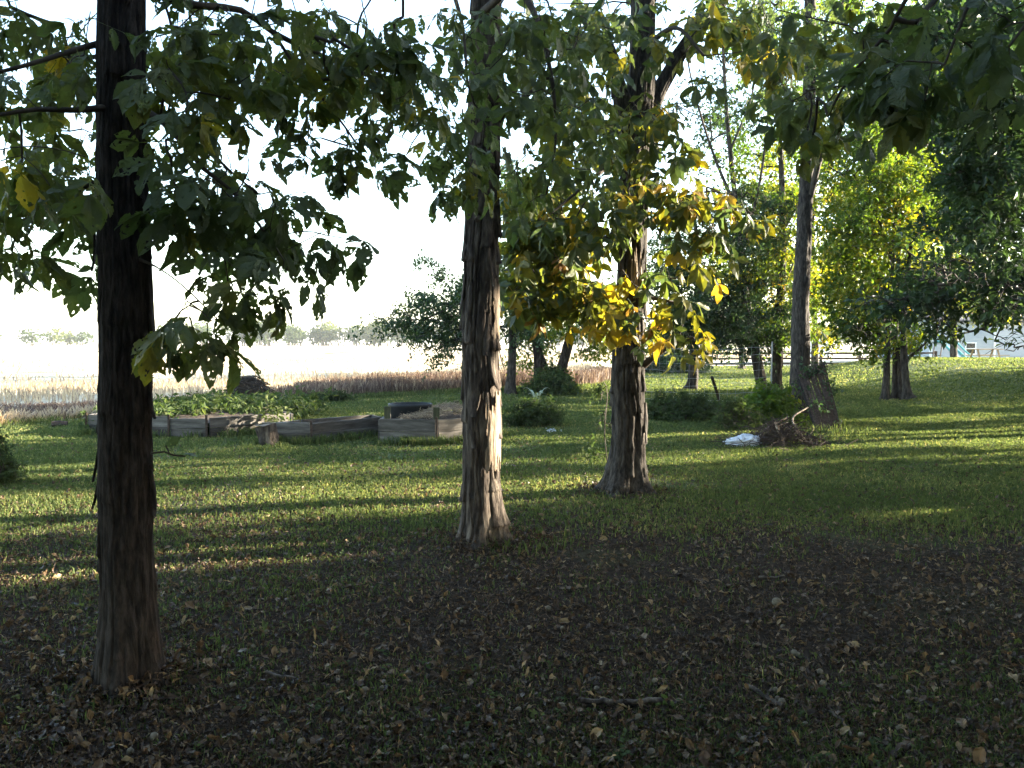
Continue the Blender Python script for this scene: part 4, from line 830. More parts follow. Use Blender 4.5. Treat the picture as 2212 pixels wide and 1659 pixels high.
def bed(name, segs, h, fill, label, extra=None, nb=2):
    """segs: board runs (xa, ya, xb, yb); boards stacked nb high with a stake at the ends"""
    o = empty(name, g3(*fill[:2]), label, 'raised bed', 'raised garden beds')
    for (xa, ya, xb, yb, hh) in segs:
        L = math.hypot(xb-xa, yb-ya); rz = math.atan2(yb-ya, xb-xa)
        for k in range(nb):
            a = Acc(); bh = hh/nb
            z = float(terr((xa+xb)/2, (ya+yb)/2)) + (k+.5)*bh - .01
            off = .004*k*orng.normal()
            nrm = np.array([-math.sin(rz), math.cos(rz)])*off
            box(a, ((xa+xb)/2+nrm[0], (ya+yb)/2+nrm[1], z), (L-.006, .038, bh-.008), rz=rz, ry=orng.normal(0, .004), jit=.0012, rng=orng, nx=8, tint=orng.uniform(.2, .8))
            build(a, 'board', m_board, o)
    return o
def soil(o, pts, z, tag_='soil'):
    a = Acc(); pts = np.array(pts); c = pts.mean(0); N = 14
    V = []; 
    for r_ in np.linspace(0, 1, N):
        for i_ in range(40):
            t = i_/40*len(pts); k = int(t) % len(pts); f = t-int(t); e = pts[k]*(1-f)+pts[(k+1) % len(pts)]*f
            q = c+(e-c)*r_; V.append((q[0], q[1], z+.06*(1-r_**2)+.03*float(vn(q[0]*6, q[1]*6))))
    F_ = [(r_*40+i_, r_*40+(i_+1) % 40, (r_+1)*40+(i_+1) % 40, (r_+1)*40+i_) for r_ in range(N-1) for i_ in range(40)]
    a.add(V, np.array(F_)); return build(a, tag_, m_soil, o, True)
def stakes(o, pts, zt, w_=.03, mat=None, name='stake'):
    for (x, y) in pts:
        a = Acc(); box(a, (x, y, zt/2-.05), (w_, w_*.6, zt+.1), rz=orng.uniform(-.2, .2), rx=orng.normal(0, .02), jit=.001, rng=orng); build(a, name, mat or m_rust, o)
cA, cB, cC = (-6.85, 13.3), (-5.38, 12.9), (-4.77, 12.86)
bA = bed('raised_bed', [(*cA, *cB, .34), (cB[0]+.01, cB[1], *cC, .31), (cC[0]+.03, cC[1]+.02, -3.75, 13.85, .32), (cA[0], cA[1]+.04, -6.9, 15.2, .33), (-3.72, 13.9, -4.6, 15.4, .3)], .32, (-5.4, 13.8), 'grey plank bed overrun with green squash vines, farthest left of the three')
soil(bA, [(-6.8, 13.36), (-4.8, 12.95), (-3.85, 13.9), (-4.6, 15.3), (-6.8, 15.1)], .2)
stakes(bA, [(-6.87, 13.26), (-5.37, 12.85), (-4.76, 12.80)], .36)
bB = bed('raised_bed', [(-3.72, 12.22, -3.0, 12.2, .32), (-2.97, 12.22, -2.08, 13.3, .31), (-3.74, 12.26, -3.35, 12.95, .29), (-3.33, 12.98, -2.4, 14.0, .28), (-2.38, 13.98, -2.06, 13.36, .27)], .3, (-2.8, 12.9), 'narrow empty plank bed with sun-dappled boards behind the log stump')
soil(bB, [(-3.66, 12.28), (-3.05, 12.27), (-2.14, 13.3), (-2.45, 13.9), (-3.3, 12.9)], .1)
stakes(bB, [(-2.97, 12.16)], .33)
bC = bed('raised_bed', [(-1.96, 12.2, -1.12, 12.05, .38), (-1.09, 12.06, -.30, 12.7, .37), (-1.98, 12.24, -1.98, 13.5, .36), (-.30, 12.75, -.5, 13.7, .36), (-1.95, 13.54, -.53, 13.72, .36)], .38, (-1.2, 12.8), 'dark plank bed heaped with straw and holding square corner posts')
soil(bC, [(-1.9, 12.3), (-1.1, 12.15), (-.4, 12.75), (-.58, 13.6), (-1.9, 13.45)], .28)
stakes(bC, [(-1.1, 11.99)], .40)
stakes(bC, [(-1.87, 12.32), (-1.12, 12.17), (-.92, 13.55)], .53, .09, m_post, 'corner_post')
st = Acc()
for _ in range(1500):
    x, y = orng.uniform(-1.7, -.5), orng.uniform(12.25, 13.5)
    if y < 12.15+max(0, (x+1.1))*.85+.1: continue
    h = .35+.16*math.exp(-((x+1.0)/.45)**2-((y-12.9)/.5)**2)+orng.uniform(-.02, .03); a_ = orng.uniform(0, PI); L = orng.uniform(.06, .17); t = orng.normal(0, .35)
    d = np.array([math.cos(a_), math.sin(a_), t])*L/2; c = np.array([x, y, h]); tube(st, [c-d, c+orng.normal(0, .006, 3), c+d], .0028, 3, orng.random(), cap=False)
build(st, 'straw', m_straw, bC)
# black round tub standing behind the straw
a = Acc(); cx, cy = -1.60, 12.95; prof = [(.0, .26), (.25, .26), (.29, .28), (.33, .46), (.35, .50), (.345, .53), (.32, .53), (.28, .40), (0, .36)]
n_ = 36; V = [(cx+r_*math.cos(k*2*PI/n_), cy+r_*math.sin(k*2*PI/n_)*.9, z_) for (r_, z_) in prof for k in range(n_)]
a.add(V, np.array([(r_*n_+k, r_*n_+(k+1) % n_, (r_+1)*n_+(k+1) % n_, (r_+1)*n_+k) for r_ in range(len(prof)-1) for k in range(n_)]))
tagp(build(a, 'planter_tub', m_black, None, True), 'round black tub sitting in the straw-filled bed', 'tub')
# squash vines
def leaf_patch(name, pts_fn, n, size, mat, tm, label, cat, seed, group=None, base=(0, 0)):
    r = np.random.default_rng(seed); o = empty(name, g3(*base), label, cat, group)
    pts = np.array([pts_fn(r) for _ in range(n)]); stm = Acc(); b = g3(*base)
    hd = grow(stm, [np.c_[np.array([b, b+np.array([.02, .02, .1])]), [.01, .01]]], pts, r, step=.3, r0=.003, nseg=3, ex=.2)
    build(stm, 'vine_stem', m_twig, o); fo = Acc(); foliate(fo, pts, np.full(n, tm), hd, r, k=3, size=size, spread=.08, shape='sprig', down=(-.3, .7)); build(fo, 'foliage', mat, o)
    return o
def sq(r):
    while True:
        x, y = r.uniform(-7.0, -3.9), r.uniform(13.1, 17.5)
        if y > 13.3+.7*max(0, x+4.8): break
    return (x, y, .16+.2*r.random()*float(vn(x*1.3, y*1.3, 2))+.05*math.exp(-((y-15)/1.2)**2))
leaf_patch('squash_vines', sq, 520, 1.1, m_weed, .5, 'sprawling green squash vines spilling over the far left plank bed', 'plant', 71, base=(-5.4, 14.6))
leaf_patch('squash_vines', lambda r: (-3.95+r.normal(0, .12), 13.6+r.normal(0, .12), .38-.25*abs(r.normal(0, .6))+.08), 40, .9, m_weed, .6, 'single vine drooping over the corner of the plank bed behind the stump', 'plant', 72, base=(-4.0, 13.9))

# ------------------------------------------------------------------ log stump, fallen block, brush pile
m_endgrain = solid('cut_wood', [(.3, (.10, .075, .05)), (.7, (.26, .20, .14))], (1, 1, 1), 9, .9, .4, .006)
sc_ = G(579, 962); a = Acc()
trunk_mesh(a, np.array([[sc_[0]+.03, sc_[1], -.02, .145], [sc_[0]+.01, sc_[1], .12, .14], [sc_[0]-.03, sc_[1], .285, .15]]), nseg=60, step=.02, shag=.006, col_w=.05, groove=.014, seed=8)
stp = empty('log_stump', (sc_[0], sc_[1], 0), 'short upright log round with split bark, in front of the plank beds', 'stump'); build(a, 'bark', m_bark_pale, stp, True)
a = Acc(); V = [(sc_[0]-.03, sc_[1], .288)]+[(sc_[0]-.03+.145*math.cos(k*PI/15), sc_[1]+.145*math.sin(k*PI/15), .290+.006*math.sin(k)) for k in range(30)]
a.add(V, [(0, k+1, (k+1) % 30+1) for k in range(30)]); build(a, 'cut_top', m_endgrain, stp)
b0, b1 = G(112, 922), G(146, 921); a = Acc(); trunk_mesh(a, np.array([[*b0[:2], .05, .055], [*((b0+b1)/2)[:2], .055, .06], [*b1[:2], .05, .05]]), nseg=24, step=.03, shag=.004, col_w=.04, seed=3)
tagp(build(a, 'short_log', m_rust, None, True), 'short reddish log lying at the edge of the brown stubble', 'log')
pc = np.array([(535-1106)/F*19.5, 19.5, .0]); o = empty('brush_pile', pc, 'rounded heap of bare brown sticks beside the crop rows', 'brush pile'); a = Acc()
for _ in range(620):
    th, ph = orng.uniform(0, 2*PI), math.acos(orng.random()); r_ = orng.uniform(.3, 1)**.4
    c = pc+np.array([.52*r_*math.cos(th)*math.sin(ph), .5*r_*math.sin(th)*math.sin(ph), .08+.62*r_*math.cos(ph)])
    d = np.cross(c-pc, orng.normal(size=3)); d /= np.linalg.norm(d)+1e-6; d[2] *= .6; L = orng.uniform(.2, .65)
    m_ = c+orng.normal(0, .04, 3); tube(a, [c-d*L/2, m_, c+d*L/2], [.010, .008, .003], 4, orng.random(), cap=False)
build(a, 'sticks', m_twig, o)
a = Acc(); box(a, pc+np.array([-.18, -.5, .12]), (.07, .05, .13), jit=.01, rng=orng, ry=.5, nx=3); build(a, 'pale_branch_end', m_pale_wood, o)

# ------------------------------------------------------------------ stake, wire fence, lattice, bag, debris
p0, p1 = G(1558, 884), P(1538, 815, 16.6); a = Acc(); tube(a, curve_pts([[*p0, .03], [*(p0*.5+p1*.5+np.array([.01, 0, 0])), .035], [*p1, .028]], .1)[:, :3], .032, 7)
tagp(build(a, 'leaning_stake', m_bark_dark, None, True), 'dark wooden stake leaning left out of the weeds', 'stake')
fo_ = empty('wire_fence', g3(3.9, 16.6), 'sagging wire mesh fence strung between the forked hickory and the leaning panel tree', 'fence')
fa = np.array([2.5, 17.0, 0]); fb = np.array([5.15, 16.4, 0]); wa = Acc()
for k in range(9):
    z = .2+k*.15; pts = [fa+(fb-fa)*t+np.array([0, 0, z-.05*math.sin(PI*t)*(1+.2*k/9)+.01*math.sin(t*22+k)]) for t in np.linspace(0, 1, 22)]; tube(wa, pts, .0028, 3)
for k in range(18):
    t = (k+.5)/18; b = fa+(fb-fa)*t; tube(wa, [b+np.array([0, 0, .2]), b+np.array([.01*math.sin(k), 0, .8]), b+np.array([0, 0, 1.4-.05*math.sin(PI*t)])], .0022, 3)
build(wa, 'wire_mesh', m_wire, fo_)
for q in (fa, fb):
    a = Acc(); bar(a, q+np.array([0, 0, -.1]), q+np.array([.02, 0, 1.5]), .035, .02); build(a, 'fence_post', m_wire, fo_)
lo = empty('slatted_panel', g3(5.3, 14.0), 'dark rusty slatted panel leaning against the slim grey hickory', 'panel')
A_, B_, C_, D_ = P(1772, 944, 13.6), P(1813, 930, 13.9), P(1776, 783, 15.1), P(1722, 798, 15.1)
a = Acc()
for k in range(11):
    u = k/10; p = A_*(1-u)+B_*u; q = D_*(1-u)+C_*u; m = (p+q)/2+np.array([.015*math.sin(k*2), -.03, .0]); bar(a, p, m, .038, .010, orng.random()); bar(a, m, q, .036, .010, orng.random())
build(a, 'slats', m_rust, lo)
a = Acc()
for k in range(22):
    u = (k+.3)/22; p = A_*(1-u)+D_*u; q = B_*(1-u)+C_*u; tube(a, [p+np.array([0, .012, 0]), (p+q)/2+np.array([0, .016, orng.normal(0, .01)]), q+np.array([0, .012, 0])], .006, 4)
build(a, 'cross_wires', m_rust, lo)
a = Acc(); bar(a, A_+np.array([-.02, .02, 0]), D_+np.array([-.02, .02, 0]), .05, .03); bar(a, B_+np.array([.02, .02, 0]), C_+np.array([.02, .02, 0]), .05, .03); build(a, 'frame', m_bark_dark, lo)
rr = np.random.default_rng(77); vp = []; vt = []
for _ in range(60):
    u, v = rr.random(), rr.random(); q = (A_*(1-u)+B_*u)*(1-v)+(D_*(1-u)+C_*u)*v; 
    if u > .75 or v > .8 or rr.random() < .15: vp.append(q+rr.normal(0, .05, 3)+(np.array([.12, 0, 0]) if u > .8 else 0))
vp = np.array(vp); vo = empty('creeper_vine', g3(5.45, 14.2), 'leafy creeper climbing the slatted panel', 'plant'); a = Acc()
hd = grow(a, [np.c_[np.array([B_, (B_+C_)/2, C_]), [.01]*3]], vp, rr, step=.15, r0=.003, nseg=3); build(a, 'vine_stem', m_twig, vo); a = Acc(); foliate(a, vp, np.full(len(vp), .15), hd, rr, k=2, size=.75, spread=.04, shape='sprig', down=(0, 1)); build(a, 'foliage', m_green, vo)
# dry debris heap
dc = G(1690, 965); do_ = empty('debris_heap', dc, 'reddish heap of dry stems and sticks beside the white sack', 'debris'); a = Acc()
for _ in range(650):
    q = dc+np.array([orng.normal(.0, .34), orng.normal(.25, .28), 0]); hh = .36*math.exp(-((q[0]-dc[0]-.05)/.42)**2-((q[1]-dc[1]-.35)/.5)**2); q[2] = orng.uniform(0, 1)*hh+.02
    d = np.array([orng.normal(), orng.normal(), orng.normal(0, .5)]); d /= np.linalg.norm(d); L = orng.uniform(.1, .45); q[2] = max(q[2], abs(d[2])*L*.45+.01)
    tube(a, [q-d*L/2, q+orng.normal(0, .02, 3), q+d*L/2], [.006, .005, .002], 3, orng.random(), cap=False)
build(a, 'dry_stems', m_rust, do_)
a = Acc()
for (r_) in ([(1640, 958, 12.0), (1650, 930, 12.1), (1700, 902, 12.5)], [(1680, 970, 11.8), (1682, 935, 11.9), (1672, 912, 12.0)], [(1632, 975, 11.5), (1690, 968, 11.7), (1752, 958, 12.0)], [(1735, 945, 12.3), (1712, 905, 12.8), (1745, 880, 13.2)]):
    tube(a, curve_pts([P(*q) for q in r_], .1), .014, 5)
build(a, 'bare_branch', m_pale_wood, do_, True)
m_bag = solid('white_sack', [(.3, (.42, .44, .48)), (.6, (.62, .63, .66)), (.8, (.66, .60, .48))], (1, 1, 1), 5, .5, .5, .02)
bc = G(1606, 964); a = Acc(); nu_, nv_ = 64, 40; U, V_ = np.meshgrid(np.linspace(0, 2*PI, nu_, endpoint=False), np.linspace(0.02, PI-.02, nv_), indexing='ij')
nx_, ny_, nz_ = np.cos(U)*np.sin(V_), np.sin(U)*np.sin(V_), np.cos(V_)
cr_ = 1+.9*(fbm(nx_*1.6+3, ny_*1.6, nz_*1.6, s=90)-.5)-.9*np.abs(fbm(nx_*3, ny_*3, nz_*3, s=91, o=2)-.5)-.5*np.abs(vn(nx_*7, ny_*7, nz_*7, s=92)-.5)
X = np.stack([bc[0]+.29*nx_*cr_, bc[1]+.17*ny_*cr_, .055+.11*nz_*cr_*(1+.35*nx_)], -1).reshape(-1, 3)
i, j = np.meshgrid(np.arange(nu_), np.arange(nv_-1), indexing='ij'); i = i.ravel(); j = j.ravel()
a.add(X, np.stack([i*nv_+j, i*nv_+j+1, ((i+1) % nu_)*nv_+j+1, ((i+1) % nu_)*nv_+j], 1)); tagp(build(a, 'crumpled_sack', m_bag, None, True), 'crumpled white plastic sack lying on the grass by the debris heap', 'sack')
shrub('shrub', 1660, 925, 14.6, .62, .75, 230, 'bright green leafy bush just left of the slim grey hickory', 'shrub', m_gold, 1.0, .25, 42)
shrub('weed_clump', 1470, 906, 15.9, 1.15, .42, 330, 'dark weedy clump around the leaning stake', 'weeds', m_weed, .7, .2, 43, flat=.3)
shrub('weed_clump', 1590, 935, 13.8, .55, .42, 160, 'grey weedy clump behind the white sack', 'weeds', m_weed, .6, .3, 44, flat=.3)
shrub('weed_clump', 1152, 922, 14.6, .62, .40, 260, 'low round weedy clump in front of the spiky plant', 'weeds', m_weed, .6, .3, 45, flat=.3)
shrub('shrub', -25, 1085, 8.6, .40, .62, 200, 'grey leafless-looking bush at the left edge of the lawn', 'shrub', m_weed, .5, .2, 46)
shrub('shrub', 1440, 802, 40, 2.0, .95, 260, 'dark rounded bush near the rail fence', 'shrub', m_green, 2.2, .0, 47)
shrub('shrub', 720, 868, 20.6, .5, .22, 90, 'low dark tuft of leaves against the crop rows', 'shrub', m_weed, .8, .1, 48)
# agave-like plant
ac = G(1159, 872); ao = empty('spiky_plant', ac, 'spiky plant with long pale arching blades beyond the round weedy clump', 'plant')
for k in range(9):
    a = Acc(); an = [0.2, 2.9, 1.5, 4.4, .9, 2.3, 5.3, 3.6, 0][k]; L = [.45, .45, .3, .3, .36, .38, .34, .3, .3][k]; ns = 8; t = np.linspace(0, 1, ns); h = np.array([math.cos(an), math.sin(an)*.8, 0]); s_ = np.array([-math.sin(an), math.cos(an), 0])
    c_ = ac+np.outer(L*t**1.1*.75, h)+np.outer(L*.85*np.sin(t*2.0), [0, 0, 1]); wd = .028*np.sin(PI*(t*.85+.12))
    v = np.concatenate([c_-s_*wd[:, None]+[0, 0, .008], c_-[0, 0, .006], c_+s_*wd[:, None]+[0, 0, .008]]); f = [(i_, i_+1, ns+i_+1, ns+i_) for i_ in range(ns-1)]+[(ns+i_, ns+i_+1, 2*ns+i_+1, 2*ns+i_) for i_ in range(ns-1)]
    a.add(v, np.array(f), .7); build(a, 'leaf_blade', solid('pale_blade', [(.3, (.25, .30, .20)), (.7, (.42, .46, .34))], nscale=9, bump=0) if k == 0 else bpy.data.materials['pale_blade'], ao, True)
# vine up the left of the forked hickory
vr = np.random.default_rng(60); vp = np.array([P(1296+vr.normal(0, 14)-6*math.sin(y_/15), y_, 9.2+vr.uniform(-.1, .1)) for y_ in vr.uniform(835, 985, 60)])
vo = empty('sapling', g3(*(P(1312, 985, 9.2)[:2])), 'thin vine-like sapling beside the left of the forked hickory', 'sapling'); a = Acc(); cs = curve_pts([P(1312, 1000, 9.2), P(1306, 930, 9.2), P(1312, 850, 9.2), P(1304, 825, 9.2)], .1)
tube(a, cs, .006, 4); hd = grow(a, [np.c_[cs, np.full(len(cs), .006)]], vp, vr, step=.08, r0=.0018, nseg=3); build(a, 'stem', m_twig, vo); a = Acc(); foliate(a, vp, np.full(60, .4), hd, vr, k=2, size=.45, spread=.03, shape='sprig'); build(a, 'foliage', m_weed, vo)
# low twig at the near trunk
a = Acc(); tube(a, curve_pts([P(325, 980, 3.5), P(355, 976, 3.5), P(375, 983, 3.5), P(400, 985, 3.55)], .05), .004, 5); tube(a, [P(366, 979, 3.5), P(358, 962, 3.5)], .003, 4)
tw = empty('low_twig', P(325, 980, 3.5), 'short bare twig with a curled leaf jutting from the nearest trunk', 'twig'); build(a, 'stem', m_twig, tw, True)
a = Acc(); V0, F0 = leaflet(orng, 8, 4, holes=2); R0 = np.array(Matrix.Rotation(.9, 3, 'Y') @ Matrix.Rotation(1.2, 3, 'X'))
a.add(V0*.07 @ R0.T + P(358, 965, 3.5), F0, .3); a.add(V0*.09 @ np.array(Matrix.Rotation(-1.3, 3, 'Z')).T + P(385, 981, 3.52), F0, .35); build(a, 'leaf', m_leaf, tw)
# white flowers
wc = G(1191, 940); a = Acc()
for _ in range(26):
    q = wc+np.array([orng.normal(0, .06), orng.normal(0, .06), .05+.05*orng.random()])
    for k in range(5):
        th = k*2*PI/5; d = np.array([math.cos(th), math.sin(th), .5]); e = np.array([-math.sin(th), math.cos(th), 0]); a.add([q, q+d*.012+e*.007, q+d*.018, q+d*.012-e*.007], np.array([[0, 1, 2, 3]]))
tagp(build(a, 'white_flowers', m_white), 'small patch of white flowers in the lawn', 'flowers')

# ------------------------------------------------------------------ rail fence, house, slide, table, shed, pole
m_fence = solid('brown_rail', [(.3, (.03, .02, .015)), (.7, (.09, .06, .045))], (1, 1, 1), 4, .9, .2, .01)
fo_ = empty('rail_fence', g3(18, 48), 'low brown rail fence running along the back of the lawn', 'fence')
xs = np.arange(8.6, 26.5, 2.4)
for k, x in enumerate(xs):
    y = 47.5+.12*(x-9); a = Acc(); z = float(terr(x, y)); box(a, (x, y, z+.44), (.12, .12, 1.0), jit=.006, rng=orng); build(a, 'post', m_fence, fo_)
for zz in (.22, .52, .82):
    a = Acc()
    for x0, x1 in zip(xs[:-1], xs[1:]):
        y0, y1 = 47.42+.12*(x0-9), 47.42+.12*(x1-9); bar(a, (x0+.01, y0, zz+float(terr(x0, y0))+orng.normal(0, .012)), (x1-.01, y1, zz+float(terr(x1, y1))+orng.normal(0, .012)), .03, .11)
    build(a, 'rail', m_fence, fo_)
m_side = solid('pale_siding', [(.3, (.27, .31, .34)), (.7, (.36, .39, .42))], (.3, .3, 3), 3, .6, 0)
m_roof = solid('grey_shingle', [(.3, (.05, .05, .055)), (.7, (.11, .11, .12))], (1, 1, 1), 18, .95, .5, .02)
m_glass = solid('dark_glass', [(.3, (.01, .013, .016)), (.7, (.03, .035, .04))], (1, 1, 1), 1, .08, 0, spec=.6)
m_teal = solid('teal_plastic', [(.3, (.05, .22, .22)), (.7, (.10, .34, .33))], (1, 1, 1), 4, .5, 0)
def lap_wall(a, p, q, h, n=18, skip=None):
    p = np.array(p, float); q = np.array(q, float); d = (q-p)/np.linalg.norm(q-p); nr = np.array([d[1], -d[0], 0])
    for k in range(n):
        z0, z1 = h*k/n, h*(k+1)/n
        a.add([p+nr*.022+[0, 0, z0], q+nr*.022+[0, 0, z0], q+nr*.004+[0, 0, z1], p+nr*.004+[0, 0, z1]], np.array([[0, 1, 2, 3]]))
        a.add([p+nr*.004+[0, 0, z0], q+nr*.004+[0, 0, z0], q+nr*.022+[0, 0, z0], p+nr*.022+[0, 0, z0]], np.array([[0, 1, 2, 3]]))
def house(name, x0, y0, wx, dy, h, rh, label, wallm, win, cat, ov=.3):
    z = float(terr(x0, y0))-.05; o = empty(name, (x0, y0, z), label, cat); a = Acc()
    c = [(x0, y0, z), (x0+wx, y0, z), (x0+wx, y0+dy, z), (x0, y0+dy, z)]
    for k in range(4): lap_wall(a, c[k], c[(k+1) % 4], h)
    for xx in (x0+.002, x0+wx-.002): a.add([(xx, y0, z+h), (xx, y0+dy, z+h), (xx, y0+dy/2, z+h+rh)], [(0, 1, 2)])
    build(a, 'wall', wallm, o)
    a = Acc()
    for s_ in (0, 1):
        ya = y0-ov if s_ == 0 else y0+dy+ov; yb = y0+dy/2; za = z+h-ov*rh/(dy/2); zb = z+h+rh+.02
        v = [(x0-ov, ya, za), (x0+wx+ov, ya, za), (x0+wx+ov, yb, zb), (x0-ov, yb, zb)]; v += [(q[0], q[1], q[2]+.12) for q in v]
        a.add(v, np.array([(3, 2, 1, 0), (4, 5, 6, 7), (0, 1, 5, 4), (1, 2, 6, 5), (2, 3, 7, 6), (3, 0, 4, 7)]))
    build(a, 'roof', m_roof, o)
    for (wx0, wz0, ww, wh) in win:
        f = Acc(); y = y0-.035
        for (cx_, cz_, sx_, sz_) in ((wx0+ww/2, wz0, ww+.12, .07), (wx0+ww/2, wz0+wh, ww+.12, .07), (wx0, wz0+wh/2, .07, wh-.07), (wx0+ww, wz0+wh/2, .07, wh-.07), (wx0+ww/2, wz0+wh/2, ww-.07, .04)): box(f, (cx_, y, z+cz_), (sx_, .06, sz_))
        fr = build(f, 'window', m_white, o); g_ = Acc(); box(g_, (wx0+ww/2, y+.005, z+wz0+wh/2), (ww-.06, .02, wh-.06)); build(g_, 'pane', m_glass, fr)
    for xx in (x0-.02, x0+wx+.02):
        a = Acc(); box(a, (xx, y0-.02, z+h/2), (.11, .11, h)); build(a, 'corner_trim', m_white, o)
    return o
house('house', 27.9, 55, 4.2, 8, 3.0, 2.0, 'pale blue-white sided house with one small window behind the grassy bank', m_side, [(30.2, .72, .66, .75)], 'house')
house('house', 32.5, 58, 9, 8, 3.0, 2.2, 'white sided wing set back at the far right, behind the picnic table', m_side, [(38.5, .9, .7, .9)], 'house')
house('shed', 27.6, 78, 2.3, 3, 2.3, .9, 'small bright white shed beyond the rail fence', m_white, [], 'shed', ov=.1)
sp0, sp1 = P(2034, 742, 47), P(2084, 786, 44); so_ = empty('playground_slide', g3(sp1[0], sp1[1]), 'white playground slide with teal rails sloping down before the house', 'slide')
wv = np.array([.55, .25, 0]); a = Acc(); v = []
pr = curve_pts([sp0+np.array([-.3, .1, .02]), sp0, (sp0+sp1)/2+np.array([0, 0, -.05]), sp1, sp1+np.array([.4, -.2, .02])], .2)
V = np.concatenate([pr, pr+wv]); n_ = len(pr); a.add(V, np.array([(k, k+1, n_+k+1, n_+k) for k in range(n_-1)])); V2 = V-[0, 0, .03]; a.add(V2, np.array([(k+1, k, n_+k, n_+k+1) for k in range(n_-1)])); build(a, 'chute', m_white, so_, True)
for s_ in (0, 1, 2.0):
    a = Acc(); tube(a, pr+wv*s_*.98+[0, 0, .07], .07 if s_ < 2 else .05, 6); build(a, 'rail', m_teal, so_, True)
for s_ in (0, 1):
    a = Acc(); t0 = sp0+wv*s_+np.array([-.3, .1, 0]); tube(a, [t0+[0, 0, .3], [t0[0]-.15, t0[1]+.1, float(terr(t0[0], t0[1]))]], .03, 5); build(a, 'ladder_rail', m_rust, so_)
m_table = solid('sunlit_timber', [(.3, (.28, .20, .12)), (.7, (.45, .34, .22))], (2, 20, 2), 2, .8, .2, .004)
pt = P(2128, 770, 41.5); pz = float(terr(pt[0], pt[1])); po = empty('picnic_table', (pt[0], pt[1], pz), 'timber picnic table catching the sun in front of the house', 'picnic table')
a = Acc()
for k in range(5): box(a, (pt[0], pt[1]-.3+k*.15, pz+.74), (1.5, .14, .04))
build(a, 'table_top', m_table, po)
for s_ in (-1, 1):
    a = Acc(); box(a, (pt[0], pt[1]+s_*.68, pz+.44), (1.5, .26, .04)); build(a, 'bench', m_table, po)
    for q in (-1, 1):
        a = Acc(); bar(a, (pt[0]+s_*.5, pt[1]+q*.6, pz-.02), (pt[0]+s_*.5, pt[1]+q*.2, pz+.72), .08, .04); build(a, 'leg', m_table, po)
a = Acc(); tube(a, [(-59.5, 350, 0), (-59.4, 350, 9.2)], [.17, .12], 8); po = empty('utility_pole', (-59.5, 350, 0), 'lone utility pole standing in front of the far tree line', 'utility pole'); build(a, 'pole', m_bark_far, po, True)
a = Acc(); box(a, (-59.4, 349.8, 8.6), (2.2, .12, .14)); build(a, 'crossarm', m_bark_far, po)

# ------------------------------------------------------------------ far wood along the horizon (one mass)
fr = np.random.default_rng(90); fa_ = Acc(); fq, ft = [], []
for _ in range(260):
    x = fr.uniform(-330, 330); y = 290+.12*x+fr.uniform(0, 50)+(35 if x > -70 else 0)*0; h = fr.uniform(6, 9.5)*(1 if x > -120 else .8); w_ = fr.uniform(2.5, 4.5); tm = np.clip(fr.normal(.45, .2), 0, 1)
    n = 300; d = fr.normal(size=(n, 3)); d /= np.linalg.norm(d, axis=1)[:, None]; r_ = fr.random(n)**.4
    p = np.array([x, y, h*.58])+d*r_[:, None]*np.array([w_, w_, h*.46]); fq.append(p); ft.append(np.full(n, tm)+fr.normal(0, .1, n))
    for k in range(2): tube(fa_, [(x+fr.normal(0, .8), y, -.2), (x+fr.normal(0, .8), y, h*.6)], [.22, .12], 4, cap=False)
fq = np.concatenate(fq); ft = np.clip(np.concatenate(ft), 0, 1); wf = Acc(); Mx = flat_frames(len(fq), .9, fr); s_ = fr.uniform(.5, 1.3, len(fq))
V0, F0 = leaflet(fr, 2, 2, fold=.3); wf.inst(V0*np.array([1.4, 1, 1]), F0, Mx*s_[:, None, None], fq, ft)
o = build(wf, 'far_wood', m_weed); tagp(o, 'pale hazy line of woodland along the far side of the field', 'woodland', kind='stuff'); build(fa_, 'far_trunks', m_bark_far, o)

# ------------------------------------------------------------------ nuts and sticks on the ground
m_nut = solid('nut_husk', [(.3, (.05, .04, .028)), (.5, (.12, .098, .066)), (.8, (.22, .18, .12))], (1, 1, 1), 30, .7, .4, .003)
def nut_mesh():
    a = Acc(); n, m = 14, 9; U, V_ = np.meshgrid(np.arange(n)*2*PI/n, np.linspace(.01, PI-.01, m), indexing='ij'); r_ = .019*(1-.10*np.abs(np.cos(2*U))*np.sin(V_))
    X = np.stack([r_*np.cos(U)*np.sin(V_), r_*np.sin(U)*np.sin(V_), r_*1.05*np.cos(V_)], -1).reshape(-1, 3)
    i, j = np.meshgrid(np.arange(n), np.arange(m-1), indexing='ij'); i = i.ravel(); j = j.ravel(); a.add(X, np.stack([i*m+j, i*m+j+1, ((i+1) % n)*m+j+1, ((i+1) % n)*m+j], 1)); return a
nut = build(nut_mesh(), 'hickory_nut', m_nut, None, True); tagp(nut, 'pale round nut husk lying among the fallen leaves', 'nut', 'fallen nuts')
nr = np.random.default_rng(66); first = True
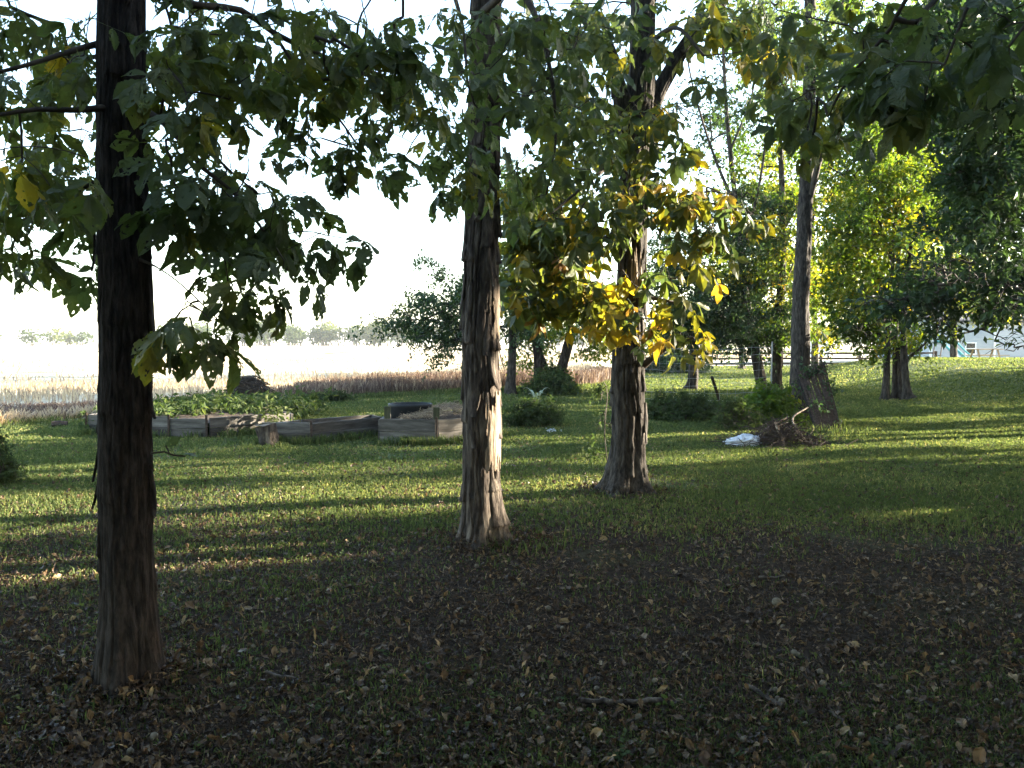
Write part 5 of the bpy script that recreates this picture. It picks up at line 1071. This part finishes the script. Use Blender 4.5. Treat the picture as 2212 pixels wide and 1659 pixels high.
for k in range(84):
    if k < 12: vx, vy = [(503, 1490), (1215, 1365), (1675, 1500), (1186, 1585), (840, 1595), (1740, 1575), (1880, 1340), (2060, 1440), (1380, 1560), (720, 1410), (985, 1330), (1480, 1120)][k]
    else: vx, vy = nr.uniform(20, 2190), 1090+560*nr.random()**.8
    q = G(vx, vy); o = nut if first else nut.copy()
    if not first: C.objects.link(o)
    first = False; s_ = nr.uniform(.5, .9); o.scale = (s_, s_, s_*.9); o.location = (q[0], q[1], q[2]+.020); o.rotation_euler = (nr.uniform(0, 3), nr.uniform(0, 3), nr.uniform(0, 3))
big = nut.copy(); C.objects.link(big); q = G(1678, 1312); big.location = (q[0], q[1], q[2]+.03); big.scale = (1.5, 1.5, 1.3); big.rotation_euler = (0, 0, .4)
big.name = 'walnut'; del big['group']; tagp(big, 'large pale walnut in its husk, the biggest on the bare ground', 'nut')
for (rows, w_, lab) in (([(1250, 1524), (1330, 1528), (1430, 1524)], .012, 'long grey split stick lying level near the bottom of the lawn'), ([(1612, 1490), (1650, 1512), (1692, 1538)], .010, 'dark stick slanting down to the right on bare soil'),
                        ([(1790, 1545), (1815, 1566), (1840, 1600)], .005, 'thin pale twig curving over dark soil'), ([(1640, 1254), (1668, 1256), (1692, 1252)], .009, 'short pale stick beside the fallen leaves'), ([(575, 1462), (600, 1470), (640, 1476)], .008, 'bent stick near the foot of the nearest trunk')):
    a = Acc(); pts = [G(*q)+np.array([0, 0, .022]) for q in rows]; c_ = curve_pts(pts, .03); c_ = c_+np.random.default_rng(len(lab)).normal(0, .003, c_.shape); tube(a, c_, w_, 6); tagp(build(a, 'fallen_stick', m_bark_pale, None, True), lab, 'stick', 'sticks on the ground')


# ------------------------------------------------------------------ thin air haze over the whole scene
a = Acc(); box(a, (0, 1600, 24), (6600, 4000, 56)); hz_m, n_, L_ = M_('haze_air'); pv = n_.new('ShaderNodeVolumePrincipled')
pv.inputs['Density'].default_value = .0003; pv.inputs['Color'].default_value = (.86, .90, .94, 1); pv.inputs['Anisotropy'].default_value = .2
ho = n_.new('ShaderNodeOutputMaterial'); L_.new(pv.outputs[0], ho.inputs['Volume']); hz = build(a, 'haze', hz_m); tagp(hz, kind='stuff')
